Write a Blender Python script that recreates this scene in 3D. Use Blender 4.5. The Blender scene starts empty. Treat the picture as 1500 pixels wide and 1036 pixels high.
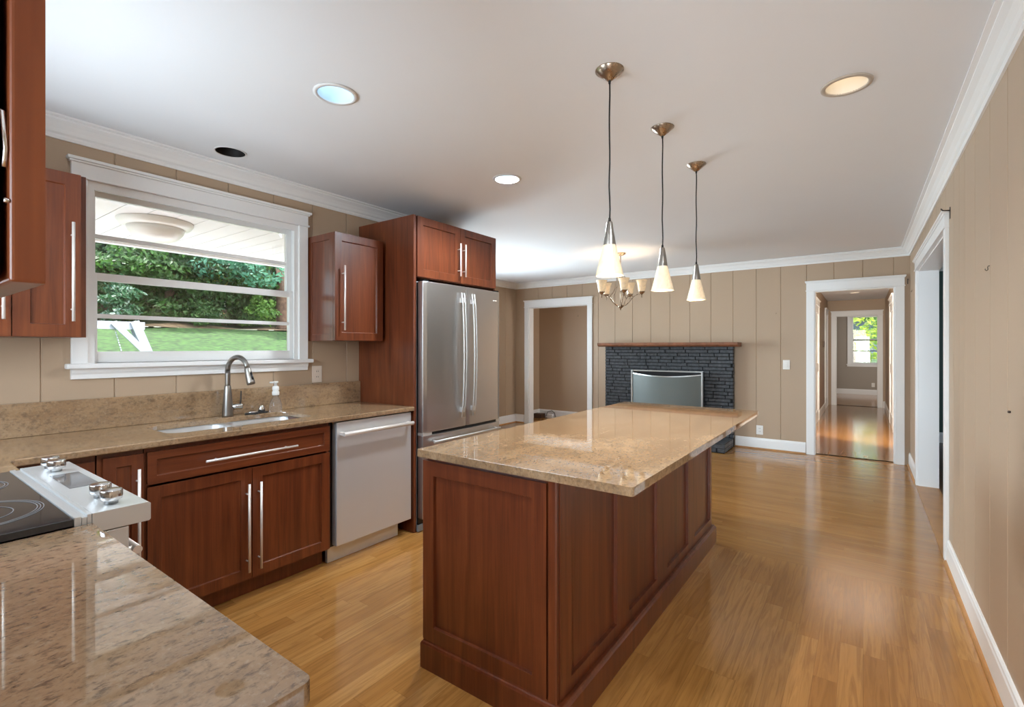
import bpy, bmesh, math, random
from mathutils import Vector, Matrix
import numpy as np

# ------------------------------------------------------------------ camera, sky, sun, daylight, exposure
SC = bpy.context.scene
COL = SC.collection
PI = math.pi
YAW = math.radians(35.9024)
cam_d = bpy.data.cameras.new('camera'); cam = bpy.data.objects.new('camera', cam_d); COL.objects.link(cam)
cam.location = (0, 0, 1.34); cam.rotation_euler = (PI/2, 0, YAW)
cam_d.sensor_width = 36; cam_d.lens = 36*710/1500; cam_d.shift_y = -9/1500
cam_d.clip_start = 0.02; cam_d.clip_end = 300
SC.camera = cam
SC.view_settings.view_transform = 'Standard'; SC.view_settings.look = 'None'
SC.view_settings.gamma = 1; SC.view_settings.use_curve_mapping = False
SC.view_settings.exposure = 0.7

wd = bpy.data.worlds.new('world'); SC.world = wd; wd.use_nodes = True
_n = wd.node_tree.nodes; _n.clear()
_sky = _n.new('ShaderNodeTexSky'); _sky.sky_type = 'NISHITA'; _sky.sun_disc = False
_sky.sun_elevation = math.radians(50); _sky.sun_rotation = math.radians(70); _sky.dust_density = 2.5; _sky.ozone_density = 1.0
_bg = _n.new('ShaderNodeBackground'); _bg.inputs[1].default_value = 0.6
_o = _n.new('ShaderNodeOutputWorld')
wd.node_tree.links.new(_sky.outputs[0], _bg.inputs[0]); wd.node_tree.links.new(_bg.outputs[0], _o.inputs[0])

def light(name, typ, loc, energy, color=(1, 1, 1), rot=None, look=None, **kw):
    d = bpy.data.lights.new(name, typ); d.energy = energy; d.color = color
    for k, v in kw.items(): setattr(d, k, v)
    o = bpy.data.objects.new(name, d); COL.objects.link(o); o.location = loc
    if look is not None: o.rotation_euler = (Vector(look)-Vector(loc)).to_track_quat('-Z', 'Y').to_euler()
    if rot: o.rotation_euler = rot
    return o
light('sun', 'SUN', (-10, -6, 20), 9.5, (1, .975, .94), look=(.7, 1.1, 0), angle=0.02)
# daylight of the dining window, then added fill lamps with no source seen
DAY = (.74, .87, 1.0)
light('daylight_dining_window', 'AREA', (-5.19, 5.1, 1.5), 145, DAY, look=(0, 5.0, 2.2), shape='RECTANGLE', size=1.9, size_y=1.25)
light('fill_back_door', 'AREA', (0.0, -1.72, 1.15), 66, DAY, look=(-.1, 5, 3.6), shape='RECTANGLE', size=.7, size_y=1.8)  # added fill lamp behind the camera; no such door is seen
light('fill_range_wall', 'AREA', (-2.2, -.375, 1.66), 32, DAY, look=(-2.1, 2.5, 2.5), shape='RECTANGLE', size=1.15, size_y=.85)  # added to lift the left ceiling; the window around it is invented
light('fill_hall_side', 'AREA', (-.655, 8.45, 1.25), 85, (1, .95, .86), look=(.4, 10.2, 1.5), shape='RECTANGLE', size=1.9, size_y=1.7)  # added fill for the dark hallway, hidden behind the jamb
light('fill_green_room', 'AREA', (2.6, 2.1, 1.5), 60, DAY, look=(1.2, 6.5, 1.3), shape='RECTANGLE', size=1.6, size_y=1.3)  # added fill lamp; the near green wall has no window
light('fill_nook', 'AREA', (-2.50, 7.6, 1.5), 9, (1, .98, .95), look=(-5, 7.7, 1.4), shape='RECTANGLE', size=.5, size_y=1.0)  # added fill lamp inside the small room, no window there
light('fill_bedroom', 'AREA', (1.55, 15.4, 1.5), 16, (1, .97, .93), look=(-1, 15.4, 1.3), shape='RECTANGLE', size=1.0, size_y=1.2)  # added fill lamp by the windowless bedroom side wall

# ------------------------------------------------------------------ materials
def new_mat(name):
    m = bpy.data.materials.new(name); m.use_nodes = True
    t = m.node_tree; b = t.nodes['Principled BSDF']
    return m, t, b
def simple(name, col, rough=.5, metal=0, spec=.5, coat=0, emit=None, es=0, trans=0, ior=1.45, noise=0, nscale=8):
    m, t, b = new_mat(name)
    b.inputs['Base Color'].default_value = (*col, 1); b.inputs['Roughness'].default_value = rough
    b.inputs['Metallic'].default_value = metal; b.inputs['Specular IOR Level'].default_value = spec
    b.inputs['Coat Weight'].default_value = coat; b.inputs['Coat Roughness'].default_value = .08
    b.inputs['Transmission Weight'].default_value = trans; b.inputs['IOR'].default_value = ior
    if emit:
        b.inputs['Emission Color'].default_value = (*emit, 1); b.inputs['Emission Strength'].default_value = es
    if noise:
        co = t.nodes.new('ShaderNodeTexCoord'); n = t.nodes.new('ShaderNodeTexNoise'); n.inputs['Scale'].default_value = nscale
        n.inputs['Detail'].default_value = 4
        r = t.nodes.new('ShaderNodeValToRGB')
        r.color_ramp.elements[0].position = .3; r.color_ramp.elements[1].position = .7
        r.color_ramp.elements[0].color = tuple(c*(1-noise) for c in col)+(1,); r.color_ramp.elements[1].color = tuple(min(1, c*(1+noise)) for c in col)+(1,)
        t.links.new(co.outputs['Object'], n.inputs['Vector']); t.links.new(n.outputs['Fac'], r.inputs[0]); t.links.new(r.outputs[0], b.inputs['Base Color'])
    return m
class NT:
    """small helper to wire nodes"""
    def __init__(s, t): s.t = t
    def n(s, typ, **kw):
        x = s.t.nodes.new(typ)
        for k, v in kw.items(): setattr(x, k, v)
        return x
    def set(s, inp, v):
        if hasattr(v, 'is_linked') or isinstance(v, bpy.types.NodeSocket): s.t.links.new(v, inp)
        else: inp.default_value = v
    def math(s, op, a, b=0.0, c=None):
        x = s.n('ShaderNodeMath', operation=op); s.set(x.inputs[0], a); s.set(x.inputs[1], b)
        if c is not None: s.set(x.inputs[2], c)
        return x.outputs[0]
    def xyz(s, a, b, c):
        x = s.n('ShaderNodeCombineXYZ'); s.set(x.inputs[0], a); s.set(x.inputs[1], b); s.set(x.inputs[2], c); return x.outputs[0]
    def noise(s, v, scale=1, detail=3, rough=.5, dist=0):
        x = s.n('ShaderNodeTexNoise'); s.set(x.inputs['Vector'], v); x.inputs['Scale'].default_value = scale
        x.inputs['Detail'].default_value = detail; x.inputs['Roughness'].default_value = rough; x.inputs['Distortion'].default_value = dist
        return x.outputs['Fac']
    def ramp(s, f, stops):
        x = s.n('ShaderNodeValToRGB'); e = x.color_ramp.elements
        while len(e) < len(stops): e.new(.5)
        for i, (p, c) in enumerate(stops): e[i].position = p; e[i].color = (*c, 1) if len(c) == 3 else c
        s.set(x.inputs[0], f); return x.outputs[0]
    def mix(s, f, a, b, mode='MIX'):
        x = s.n('ShaderNodeMix', data_type='RGBA', blend_type=mode); s.set(x.inputs[0], f)
        s.set(x.inputs[6], a if not isinstance(a, tuple) else (*a, 1)); s.set(x.inputs[7], b if not isinstance(b, tuple) else (*b, 1)); return x.outputs[2]
    def coords(s, which='Object'):
        x = s.n('ShaderNodeTexCoord').outputs[which]; p = s.n('ShaderNodeSeparateXYZ'); s.t.links.new(x, p.inputs[0]); return x, p.outputs
    def bump(s, h, strength=.2, dist=.01):
        x = s.n('ShaderNodeBump'); x.inputs['Strength'].default_value = strength; x.inputs['Distance'].default_value = dist; s.set(x.inputs['Height'], h); return x.outputs[0]

def wood_cherry(name, axis=2, dark=1.0):
    m, t, b = new_mat(name); k = NT(t); v, (x, y, z) = k.coords()
    q = [x, y, z]; long_ = q[axis]; o = [q[i] for i in range(3) if i != axis]
    vec = k.xyz(k.math('MULTIPLY', o[0], 22), k.math('MULTIPLY', o[1], 22), k.math('MULTIPLY', long_, 1.3))
    f1 = k.noise(vec, 1, 4, .6, .6)
    vec2 = k.xyz(k.math('MULTIPLY', o[0], 160), k.math('MULTIPLY', o[1], 160), k.math('MULTIPLY', long_, 5))
    f2 = k.noise(vec2, 1, 2)
    f = k.math('ADD', k.math('MULTIPLY', f1, .75), k.math('MULTIPLY', f2, .25))
    c = k.ramp(f, [(.28, (.070*dark, .0145*dark, .0045*dark)), (.5, (.136*dark, .031*dark, .0090*dark)), (.72, (.205*dark, .054*dark, .0155*dark))])
    t.links.new(c, b.inputs['Base Color'])
    b.inputs['Roughness'].default_value = .34; b.inputs['Coat Weight'].default_value = .25; b.inputs['Coat Roughness'].default_value = .18
    t.links.new(k.bump(f2, .05, .002), b.inputs['Normal'])
    return m
def granite(name, tone=1.0, seed=0.0, flk=.6, tint=1.0, vn=.65):
    m, t, b = new_mat(name); k = NT(t); v, (x, y, z) = k.coords()
    vec = k.xyz(k.math('ADD', k.math('MULTIPLY', x, 1.6), seed), k.math('MULTIPLY', y, .8), k.math('MULTIPLY', z, 1.2))
    big = k.noise(vec, 2.2, 4, .6, 1.2)
    veins = k.noise(vec, 15, 5, .7, .8)
    fine = k.noise(v, 95, 3, .7)
    fleck = k.noise(vec, 55, 4, .7, .3)
    base = k.ramp(big, [(.3, (.265*tone, .155*tone, .084*tint)), (.5, (.365*tone, .230*tone, .132*tint)), (.7, (.46*tone, .312*tone, .198*tint))])
    base = k.mix(k.ramp(veins, [(.46, (0, 0, 0)), (.66, (vn, vn, vn))]), base, (.20*tone, .135*tone, .085*tone))
    base = k.mix(k.ramp(fleck, [(.50, (0, 0, 0)), (.66, (.8*flk, .8*flk, .8*flk))]), base, (.085*tone, .055*tone, .036*tone))
    base = k.mix(k.ramp(fine, [(.54, (0, 0, 0)), (.72, (.35, .35, .35))]), base, (.47*tone, .37*tone, .26*tone))
    base = k.mix(k.ramp(fine, [(.3, (.4, .4, .4)), (.44, (0, 0, 0))]), base, (.15*tone, .105*tone, .07*tone))
    t.links.new(base, b.inputs['Base Color'])
    b.inputs['Roughness'].default_value = .025; b.inputs['Specular IOR Level'].default_value = 1.0; b.inputs['IOR'].default_value = 1.6
    return m
def planks(name, along, width, length, tones, rough=.2, spec=.5):
    m, t, b = new_mat(name); k = NT(t); v, (x, y, z) = k.coords()
    u, w = (y, x) if along == 'y' else (x, y)
    row = k.math('FLOOR', k.math('DIVIDE', w, width))
    wn = k.n('ShaderNodeTexWhiteNoise', noise_dimensions='1D'); k.set(wn.inputs['W'], row)
    uu = k.math('ADD', k.math('DIVIDE', u, length), k.math('MULTIPLY', wn.outputs['Value'], 7.3))
    idx = k.math('FLOOR', uu)
    wn2 = k.n('ShaderNodeTexWhiteNoise', noise_dimensions='2D'); k.set(wn2.inputs['Vector'], k.xyz(row, idx, 0))
    rnd = wn2.outputs['Value']
    gv = k.xyz(k.math('ADD', k.math('MULTIPLY', u, 1.6), k.math('MULTIPLY', rnd, 40)), k.math('MULTIPLY', w, 26), k.math('MULTIPLY', rnd, 11))
    g = k.noise(gv, 1.5, 5, .6, 1.4)
    gf = k.noise(k.xyz(k.math('MULTIPLY', u, 6), k.math('MULTIPLY', w, 190), rnd), 1, 2)
    a, bb, c = tones
    base = k.ramp(rnd, [(0, a), (.45, bb), (1, c)])
    base = k.mix(k.ramp(g, [(.36, (.6, .6, .6)), (.58, (0, 0, 0))]), base, tuple(q*.64 for q in a))
    base = k.mix(k.math('MULTIPLY', gf, .16), base, tuple(q*.45 for q in a))
    fw = k.math('FRACT', k.math('DIVIDE', w, width)); e = .0011/width
    d1 = k.math('LESS_THAN', fw, e); fu = k.math('FRACT', uu); d2 = k.math('LESS_THAN', fu, .0012/length)
    gap = k.math('MAXIMUM', d1, d2)
    base = k.mix(k.math('MULTIPLY', gap, .55), base, tuple(q*.3 for q in a))
    t.links.new(base, b.inputs['Base Color'])
    r2 = k.math('ADD', k.math('MULTIPLY', g, .10), rough-.05); t.links.new(r2, b.inputs['Roughness'])
    b.inputs['Specular IOR Level'].default_value = spec
    lo = k.noise(v, 5, 2)
    t.links.new(k.bump(k.math('ADD', k.math('MULTIPLY', gap, -1.0), k.math('ADD', k.math('MULTIPLY', rnd, .5), k.math('MULTIPLY', lo, .8))), .12, .002), b.inputs['Normal'])
    return m
def steel(name, col=(.6, .6, .6), rough=.3, axis='z'):
    m, t, b = new_mat(name); k = NT(t); v, (x, y, z) = k.coords()
    vec = k.xyz(k.math('MULTIPLY', x, 2 if axis == 'x' else 90), k.math('MULTIPLY', y, 2 if axis == 'y' else 90), k.math('MULTIPLY', z, 2 if axis == 'z' else 90))
    f = k.noise(vec, 1, 1)
    b.inputs['Base Color'].default_value = (*col, 1); b.inputs['Metallic'].default_value = 1
    t.links.new(k.math('ADD', k.math('MULTIPLY', f, .06), rough-.03), b.inputs['Roughness'])
    return m
def paint(name, col, rough=.45, spec=.4):
    m, t, b = new_mat(name); k = NT(t); v, _ = k.coords()
    f = k.noise(v, 3.0, 3); f2 = k.noise(v, 140, 2)
    c = k.mix(k.math('MULTIPLY', f, .12), col, tuple(q*.8 for q in col))
    t.links.new(c, b.inputs['Base Color']); b.inputs['Roughness'].default_value = rough; b.inputs['Specular IOR Level'].default_value = spec
    t.links.new(k.bump(f2, .04, .002), b.inputs['Normal'])
    return m
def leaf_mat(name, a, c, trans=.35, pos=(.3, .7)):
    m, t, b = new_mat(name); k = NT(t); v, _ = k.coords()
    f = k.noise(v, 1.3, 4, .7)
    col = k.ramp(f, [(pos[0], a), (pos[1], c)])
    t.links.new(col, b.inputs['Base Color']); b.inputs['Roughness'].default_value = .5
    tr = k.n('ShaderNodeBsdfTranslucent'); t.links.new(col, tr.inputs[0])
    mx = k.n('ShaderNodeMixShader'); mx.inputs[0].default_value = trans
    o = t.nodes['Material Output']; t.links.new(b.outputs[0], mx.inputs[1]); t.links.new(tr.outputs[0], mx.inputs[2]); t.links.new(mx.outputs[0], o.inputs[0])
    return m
def shade_glass(name, col, es, ec, tw=.03):
    m, t, b = new_mat(name); k = NT(t); v, _ = k.coords()
    f = k.noise(v, 18, 4, .65, 1.0)
    c = k.ramp(f, [(.3, tuple(q*.72 for q in col)), (.65, col)])
    tr = k.n('ShaderNodeBsdfTranslucent'); t.links.new(c, tr.inputs[0]); t.links.new(c, b.inputs['Base Color'])
    b.inputs['Roughness'].default_value = .25; b.inputs['Emission Strength'].default_value = es; b.inputs['Emission Color'].default_value = (*ec, 1)
    mx = k.n('ShaderNodeMixShader'); mx.inputs[0].default_value = tw
    o = t.nodes['Material Output']; t.links.new(b.outputs[0], mx.inputs[1]); t.links.new(tr.outputs[0], mx.inputs[2]); t.links.new(mx.outputs[0], o.inputs[0])
    return m
def pane_glass(name, refl=1.0):
    m, t, b = new_mat(name); k = NT(t)
    g = k.n('ShaderNodeBsdfGlossy'); g.inputs['Roughness'].default_value = 0.0
    tr = k.n('ShaderNodeBsdfTransparent'); tr.inputs[0].default_value = (.96, .98, .97, 1)
    fr = k.n('ShaderNodeFresnel'); fr.inputs[0].default_value = 1.5
    mx = k.n('ShaderNodeMixShader'); t.links.new(k.math('MULTIPLY', fr.outputs[0], refl), mx.inputs[0])
    t.links.new(tr.outputs[0], mx.inputs[1]); t.links.new(g.outputs[0], mx.inputs[2]); t.links.new(mx.outputs[0], t.nodes['Material Output'].inputs[0])
    return m

M = dict(
    cherry=wood_cherry('cherry_wood'), cherry_y=wood_cherry('cherry_wood_cross_grain', 1), cherry_x=wood_cherry('cherry_wood_end_grain', 0),
    granite=granite('tan_granite', .98, 0.0, .65, .92, .5), granite2=granite('grey_tan_granite', .72, 4.3, .95, .71, .3),
    wall=paint('taupe_paint', (.46, .335, .228)), ceil=paint('ceiling_paint', (.80, .80, .805), .8, .2), white=paint('white_trim_paint', (.86, .85, .83), .32),
    hallwall=paint('hall_tan_paint', (.44, .31, .20)), bedroom=paint('bedroom_grey_paint', (.36, .31, .255)), green=paint('dark_green_paint', (.022, .07, .052)),
    oak=planks('oak_boards_kitchen', 'y', .083, .95, ((.37, .165, .040), (.445, .205, .052), (.52, .26, .078)), .16),
    oak2=planks('oak_strips_dining', 'x', .057, 1.3, ((.39, .175, .042), (.43, .20, .050), (.475, .23, .062)), .15, .6),
    oak3=planks('oak_strips_hall', 'y', .057, 1.1, ((.36, .155, .034), (.40, .18, .042), (.44, .205, .055)), .13, .6),
    dark_floor=planks('brown_boards', 'y', .08, 1.0, ((.14, .07, .03), (.18, .09, .04), (.22, .12, .05)), .3),
    oak_plain=simple('oak_shoe_moulding', (.42, .2, .065), .35, noise=.15), mantel=simple('mantel_wood', (.22, .085, .04), .45, noise=.25, nscale=14),
    steel=steel('brushed_steel', (.58, .57, .565), .34, 'z'), steel_y=simple('brushed_steel_cross', (.66, .67, .66), .36, .6), bar=simple('satin_nickel_bar', (.80, .73, .67), .42, .45),
    nickel=steel('brushed_nickel', (.33, .31, .285), .33, 'z'), bronze=steel('brushed_bronze_nickel', (.42, .33, .25), .28, 'z'), chrome=simple('polished_steel', (.66, .65, .64), .2, 1),
    sink=steel('sink_steel', (.66, .655, .65), .46, 'y'), fridge_side=simple('grey_fridge_side', (.27, .31, .35), .4, .3), black=simple('black_plastic', (.008, .008, .009), .35),
    gap=simple('can_interior_black', (.012, .008, .006), .6), glass_black=simple('black_ceran_glass', (.022, .022, .024), .06, spec=.8), ring=simple('grey_burner_print', (.20, .20, .205), .3),  # gap: black inside of the empty recessed can
    display=simple('grey_display_glass', (.10, .10, .105), .06, spec=.9), dw=simple('dishwasher_steel', (.68, .675, .67), .4, .6),
    brick=simple('black_painted_brick', (.052, .055, .060), .36, noise=.45, nscale=22), mortar=simple('black_painted_mortar', (.006, .0065, .007), .8), soot=simple('firebox_soot', (.006, .006, .006), .9),
    mesh=simple('grey_screen_mesh', (.135, .15, .138), .5, .2, noise=.08, nscale=400), screen=steel('screen_frame_steel', (.62, .64, .63), .3, 'z'),
    plate=simple('white_plate_plastic', (.82, .79, .74), .35), almond=simple('almond_plate_plastic', (.74, .62, .52), .4), dark=simple('dark_metal', (.05, .04, .035), .4, .6),
    cord=simple('black_cord', (.01, .008, .007), .6), baffle=simple('blue_glow_can_baffle', (.58, .72, .84), .5), baffle_warm=simple('tan_can_baffle', (.80, .72, .60), .5), trim_tan=simple('tan_can_trim', (.50, .42, .34), .45), trim_white=simple('white_can_trim', (.72, .70, .68), .45),  # baffle: cool lamp glow tinted into the white of the can
    bulb_cool=simple('cool_lamp_face', (1, 1, 1), .5, emit=(.75, .88, 1), es=3.2), bulb_warm=simple('warm_lamp_face', (1, .9, .8), .5, emit=(1, .86, .66), es=1.2),
    shade=shade_glass('alabaster_glass', (.96, .81, .57), .15, (1, .84, .62), .07), shade2=shade_glass('amber_bell_glass', (.93, .74, .48), .16, (1, .78, .52)),
    pane=pane_glass('window_glass', 1.0), porch=paint('porch_white_paint', (.74, .715, .71), .5), clear=simple('clear_plastic', (.95, .95, .95), .05, trans=.95, ior=1.3), pump=simple('white_pump_plastic', (.85, .83, .80), .35),
    rubber=simple('black_rubber', (.012, .012, .012), .5), lamp_dome=simple('white_porch_glass', (.85, .84, .82), .3), roof=simple('roof_board', (.2, .19, .18), .8),
    lawn=simple('lawn_grass', (.026, .064, .009), .9, noise=.75, nscale=5), litter=simple('leaf_litter', (.16, .11, .06), .9, noise=.5, nscale=3), hill=simple('wooded_ground', (.02, .035, .012), .9, noise=.5, nscale=1.0),
    bark=simple('brown_bark', (.10, .06, .04), .9, noise=.4, nscale=6), swing=simple('white_swing_paint', (.36, .38, .41), .5), chain=simple('swing_chain', (.6, .62, .65), .4, .6),
    leaf_dark=leaf_mat('dark_leaves', (.012, .045, .010), (.085, .20, .04), .5), leaf_mid=leaf_mat('mid_leaves', (.04, .13, .025), (.24, .45, .07), .5), leaf_yel=leaf_mat('sun_highlight_leaves', (.09, .22, .02), (.62, .68, .08), .55),  # leaf_yel: yellow-green sun highlights put into the leaf colour
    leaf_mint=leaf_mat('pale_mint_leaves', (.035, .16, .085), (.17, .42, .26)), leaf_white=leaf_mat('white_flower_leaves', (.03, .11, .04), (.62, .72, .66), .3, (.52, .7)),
    bounce_patio=simple('pale_concrete', (.68, .675, .68), .8, noise=.06), siding=simple('pale_blue_siding', (.15, .18, .21), .6), adapter=simple('white_adapter_plastic', (.8, .79, .76), .4), brownbox=simple('brown_vent_metal', (.09, .05, .03), .45, .3), blind=simple('white_blind_slat', (.85, .85, .82), .5),
)

# ------------------------------------------------------------------ mesh builders
class MB:
    def __init__(s): s.v = []; s.f = []; s.mi = []; s.sm = []
    def add(s, vs, fs, mi=0, smooth=False):
        o = len(s.v); s.v += [tuple(v) for v in vs]; s.f += [tuple(i+o for i in f) for f in fs]; s.mi += [mi]*len(fs); s.sm += [smooth]*len(fs); return s
    def box(s, x0, x1, y0, y1, z0, z1, mi=0):
        if x0 > x1: x0, x1 = x1, x0
        if y0 > y1: y0, y1 = y1, y0
        if z0 > z1: z0, z1 = z1, z0
        return s.add([(x0, y0, z0), (x1, y0, z0), (x1, y1, z0), (x0, y1, z0), (x0, y0, z1), (x1, y0, z1), (x1, y1, z1), (x0, y1, z1)],
                     [(0, 3, 2, 1), (4, 5, 6, 7), (0, 1, 5, 4), (1, 2, 6, 5), (2, 3, 7, 6), (3, 0, 4, 7)], mi)
    def tube(s, pts, r, seg=10, cap=True, mi=0):
        pts = [Vector(p) for p in pts]; n = len(pts); rs = r if isinstance(r, (list, tuple)) else [r]*n
        t0 = (pts[1]-pts[0]).normalized(); a = t0.orthogonal().normalized(); vs = []
        for i, p in enumerate(pts):
            t = ((pts[min(i+1, n-1)]-pts[i]).normalized()+(pts[i]-pts[max(i-1, 0)]).normalized())
            t = t.normalized() if t.length > 1e-9 else t0
            a = (a-t*a.dot(t)).normalized(); b = t.cross(a)
            for j in range(seg):
                q = 2*PI*j/seg; vs.append(p+(a*math.cos(q)+b*math.sin(q))*rs[i])
        fs = [(i*seg+j, i*seg+(j+1) % seg, (i+1)*seg+(j+1) % seg, (i+1)*seg+j) for i in range(n-1) for j in range(seg)]
        s.add(vs, fs, mi, True)
        if cap:
            s.add(vs[:seg], [tuple(reversed(range(seg)))], mi); s.add(vs[-seg:], [tuple(range(seg))], mi)
        return s
    def lathe(s, prof, c=(0, 0, 0), seg=32, mi=0, axis='z', smooth=True, caps=True):
        """prof: list of (radius, height); c the centre of height 0"""
        vs = []; n = len(prof)
        def P(r, h, q):
            ca, sa = math.cos(q)*r, math.sin(q)*r
            return {'z': (c[0]+ca, c[1]+sa, c[2]+h), 'y': (c[0]+ca, c[1]+h, c[2]+sa), 'x': (c[0]+h, c[1]+ca, c[2]+sa)}[axis]
        for r, h in prof:
            for j in range(seg): vs.append(P(r, h, 2*PI*j/seg))
        fs = [(i*seg+j, i*seg+(j+1) % seg, (i+1)*seg+(j+1) % seg, (i+1)*seg+j) for i in range(n-1) for j in range(seg)]
        s.add(vs, fs, mi, smooth)
        if caps:
            if prof[0][0] > 1e-4: s.add(vs[:seg], [tuple(reversed(range(seg)))], mi)
            if prof[-1][0] > 1e-4: s.add(vs[-seg:], [tuple(range(seg))], mi)
        return s
    def prism(s, poly, lo, hi, plane='xy', mi=0):
        """poly points extruded along the remaining axis"""
        n = len(poly)
        def P(a, b, h): return {'xy': (a, b, h), 'xz': (a, h, b), 'yz': (h, a, b)}[plane]
        vs = [P(a, b, lo) for a, b in poly]+[P(a, b, hi) for a, b in poly]
        fs = [tuple(reversed(range(n))), tuple(range(n, 2*n))]+[(i, (i+1) % n, n+(i+1) % n, n+i) for i in range(n)]
        return s.add(vs, fs, mi)
    def sweep(s, path, prof, closed=False, mi=0):
        """prof: closed list (offset to the left of the path, z); mitred corners"""
        n = len(path); P = [Vector((p[0], p[1])) for p in path]; vs = []
        for i in range(n):
            if closed: a, b = P[i]-P[i-1], P[(i+1) % n]-P[i]
            else: a = P[i]-P[i-1] if i else P[1]-P[0]; b = P[i+1]-P[i] if i < n-1 else P[i]-P[i-1]
            a.normalize(); b.normalize(); na, nb = Vector((-a.y, a.x)), Vector((-b.y, b.x))
            m = (na+nb); m = m/m.dot(na) if m.length > 1e-6 else na
            for d, z in prof: vs.append((P[i].x+m.x*d, P[i].y+m.y*d, z))
        k = len(prof); fs = []
        for i in range(n if closed else n-1):
            j = (i+1) % n
            for q in range(k): fs.append((i*k+q, j*k+q, j*k+(q+1) % k, i*k+(q+1) % k))
        if not closed: fs += [tuple(reversed(range(k))), tuple(range((n-1)*k, n*k))]
        return s.add(vs, fs, mi)
    def panel_door(s, O, U, V, N, w, h, t=.02, fr=.058, rec=.010, cham=.0022, cuts=None, mi=0, mi_panel=0):
        """frame-and-panel front: O lower corner of the back, U width axis, V up, N outward"""
        O, U, V, N = Vector(O), Vector(U), Vector(V), Vector(N)
        P = lambda u, v, n: O+U*u+V*v+N*n
        s.add([P(0, 0, 0), P(w, 0, 0), P(w, h, 0), P(0, h, 0), P(0, 0, t), P(w, 0, t), P(w, h, t), P(0, h, t)],
              [(0, 1, 5, 4), (1, 2, 6, 5), (2, 3, 7, 6), (3, 0, 4, 7), (3, 2, 1, 0)], mi)
        cuts = cuts or [(fr, w-fr, fr, h-fr)]
        us = sorted({0, w}.union(*[{c[0], c[1]} for c in cuts])); vs_ = sorted({0, h}.union(*[{c[2], c[3]} for c in cuts]))
        for i in range(len(us)-1):
            for j in range(len(vs_)-1):
                a, b, c, d = us[i], us[i+1], vs_[j], vs_[j+1]
                if any(q[0] <= a+1e-6 and q[1] >= b-1e-6 and q[2] <= c+1e-6 and q[3] >= d-1e-6 for q in cuts): continue
                s.add([P(a, c, t), P(b, c, t), P(b, d, t), P(a, d, t)], [(0, 1, 2, 3)], mi)
        for a, b, c, d in cuts:
            e = cham
            o = [P(a, c, t), P(b, c, t), P(b, d, t), P(a, d, t)]; q = [P(a+e, c+e, t-rec), P(b-e, c+e, t-rec), P(b-e, d-e, t-rec), P(a+e, d-e, t-rec)]
            s.add(o+q, [(0, 1, 5, 4), (1, 2, 6, 5), (2, 3, 7, 6), (3, 0, 4, 7)], mi); s.add(q, [(0, 1, 2, 3)], mi_panel)
        return s

def obj(name, mb, mat, parent=None, bevel=0, seg=2, smooth_angle=None, base=None, sub=0):
    """one linked mesh object; vertices are given in world space and stored relative to the thing's base"""
    root = parent
    while root is not None and root.parent: root = root.parent
    off = Vector(root.location) if root is not None else Vector(base or (0, 0, 0))
    me = bpy.data.meshes.new(name)
    me.from_pydata([tuple(Vector(v)-off) for v in mb.v], [], mb.f)
    mats = mat if isinstance(mat, (list, tuple)) else [mat]
    for q in mats: me.materials.append(q)
    me.polygons.foreach_set('material_index', mb.mi); me.polygons.foreach_set('use_smooth', mb.sm)
    bm = bmesh.new(); bm.from_mesh(me); bmesh.ops.remove_doubles(bm, verts=bm.verts, dist=1e-5); bmesh.ops.recalc_face_normals(bm, faces=bm.faces)
    bm.to_mesh(me); bm.free(); me.update()
    o = bpy.data.objects.new(name, me); COL.objects.link(o)
    if parent is not None: o.parent = parent
    else: o.location = off
    if bevel:
        b = o.modifiers.new('bevel', 'BEVEL'); b.width = bevel; b.segments = seg; b.limit_method = 'ANGLE'; b.angle_limit = math.radians(35); b.harden_normals = False
    return o
def tag(o, label, cat, group=None, kind=None):
    if label: o['label'] = label
    if cat: o['category'] = cat
    if group: o['group'] = group
    if kind: o['kind'] = kind
    return o
def thing(name, label, cat, loc=(0, 0, 0), group=None):
    o = bpy.data.objects.new(name, None); o.empty_display_size = .1; COL.objects.link(o); o.location = loc
    return tag(o, label, cat, group)
def struct(name, mb, mat, label=None, parent=None, bevel=0):
    o = obj(name, mb, mat, parent, bevel)
    if parent is None:
        o['kind'] = 'structure'
        if label: o['label'] = label
    return o
def copy_tree(o, parent=None):
    c = o.copy(); COL.objects.link(c); c.parent = parent
    for ch in list(o.children): copy_tree(ch, c)
    return c

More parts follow.
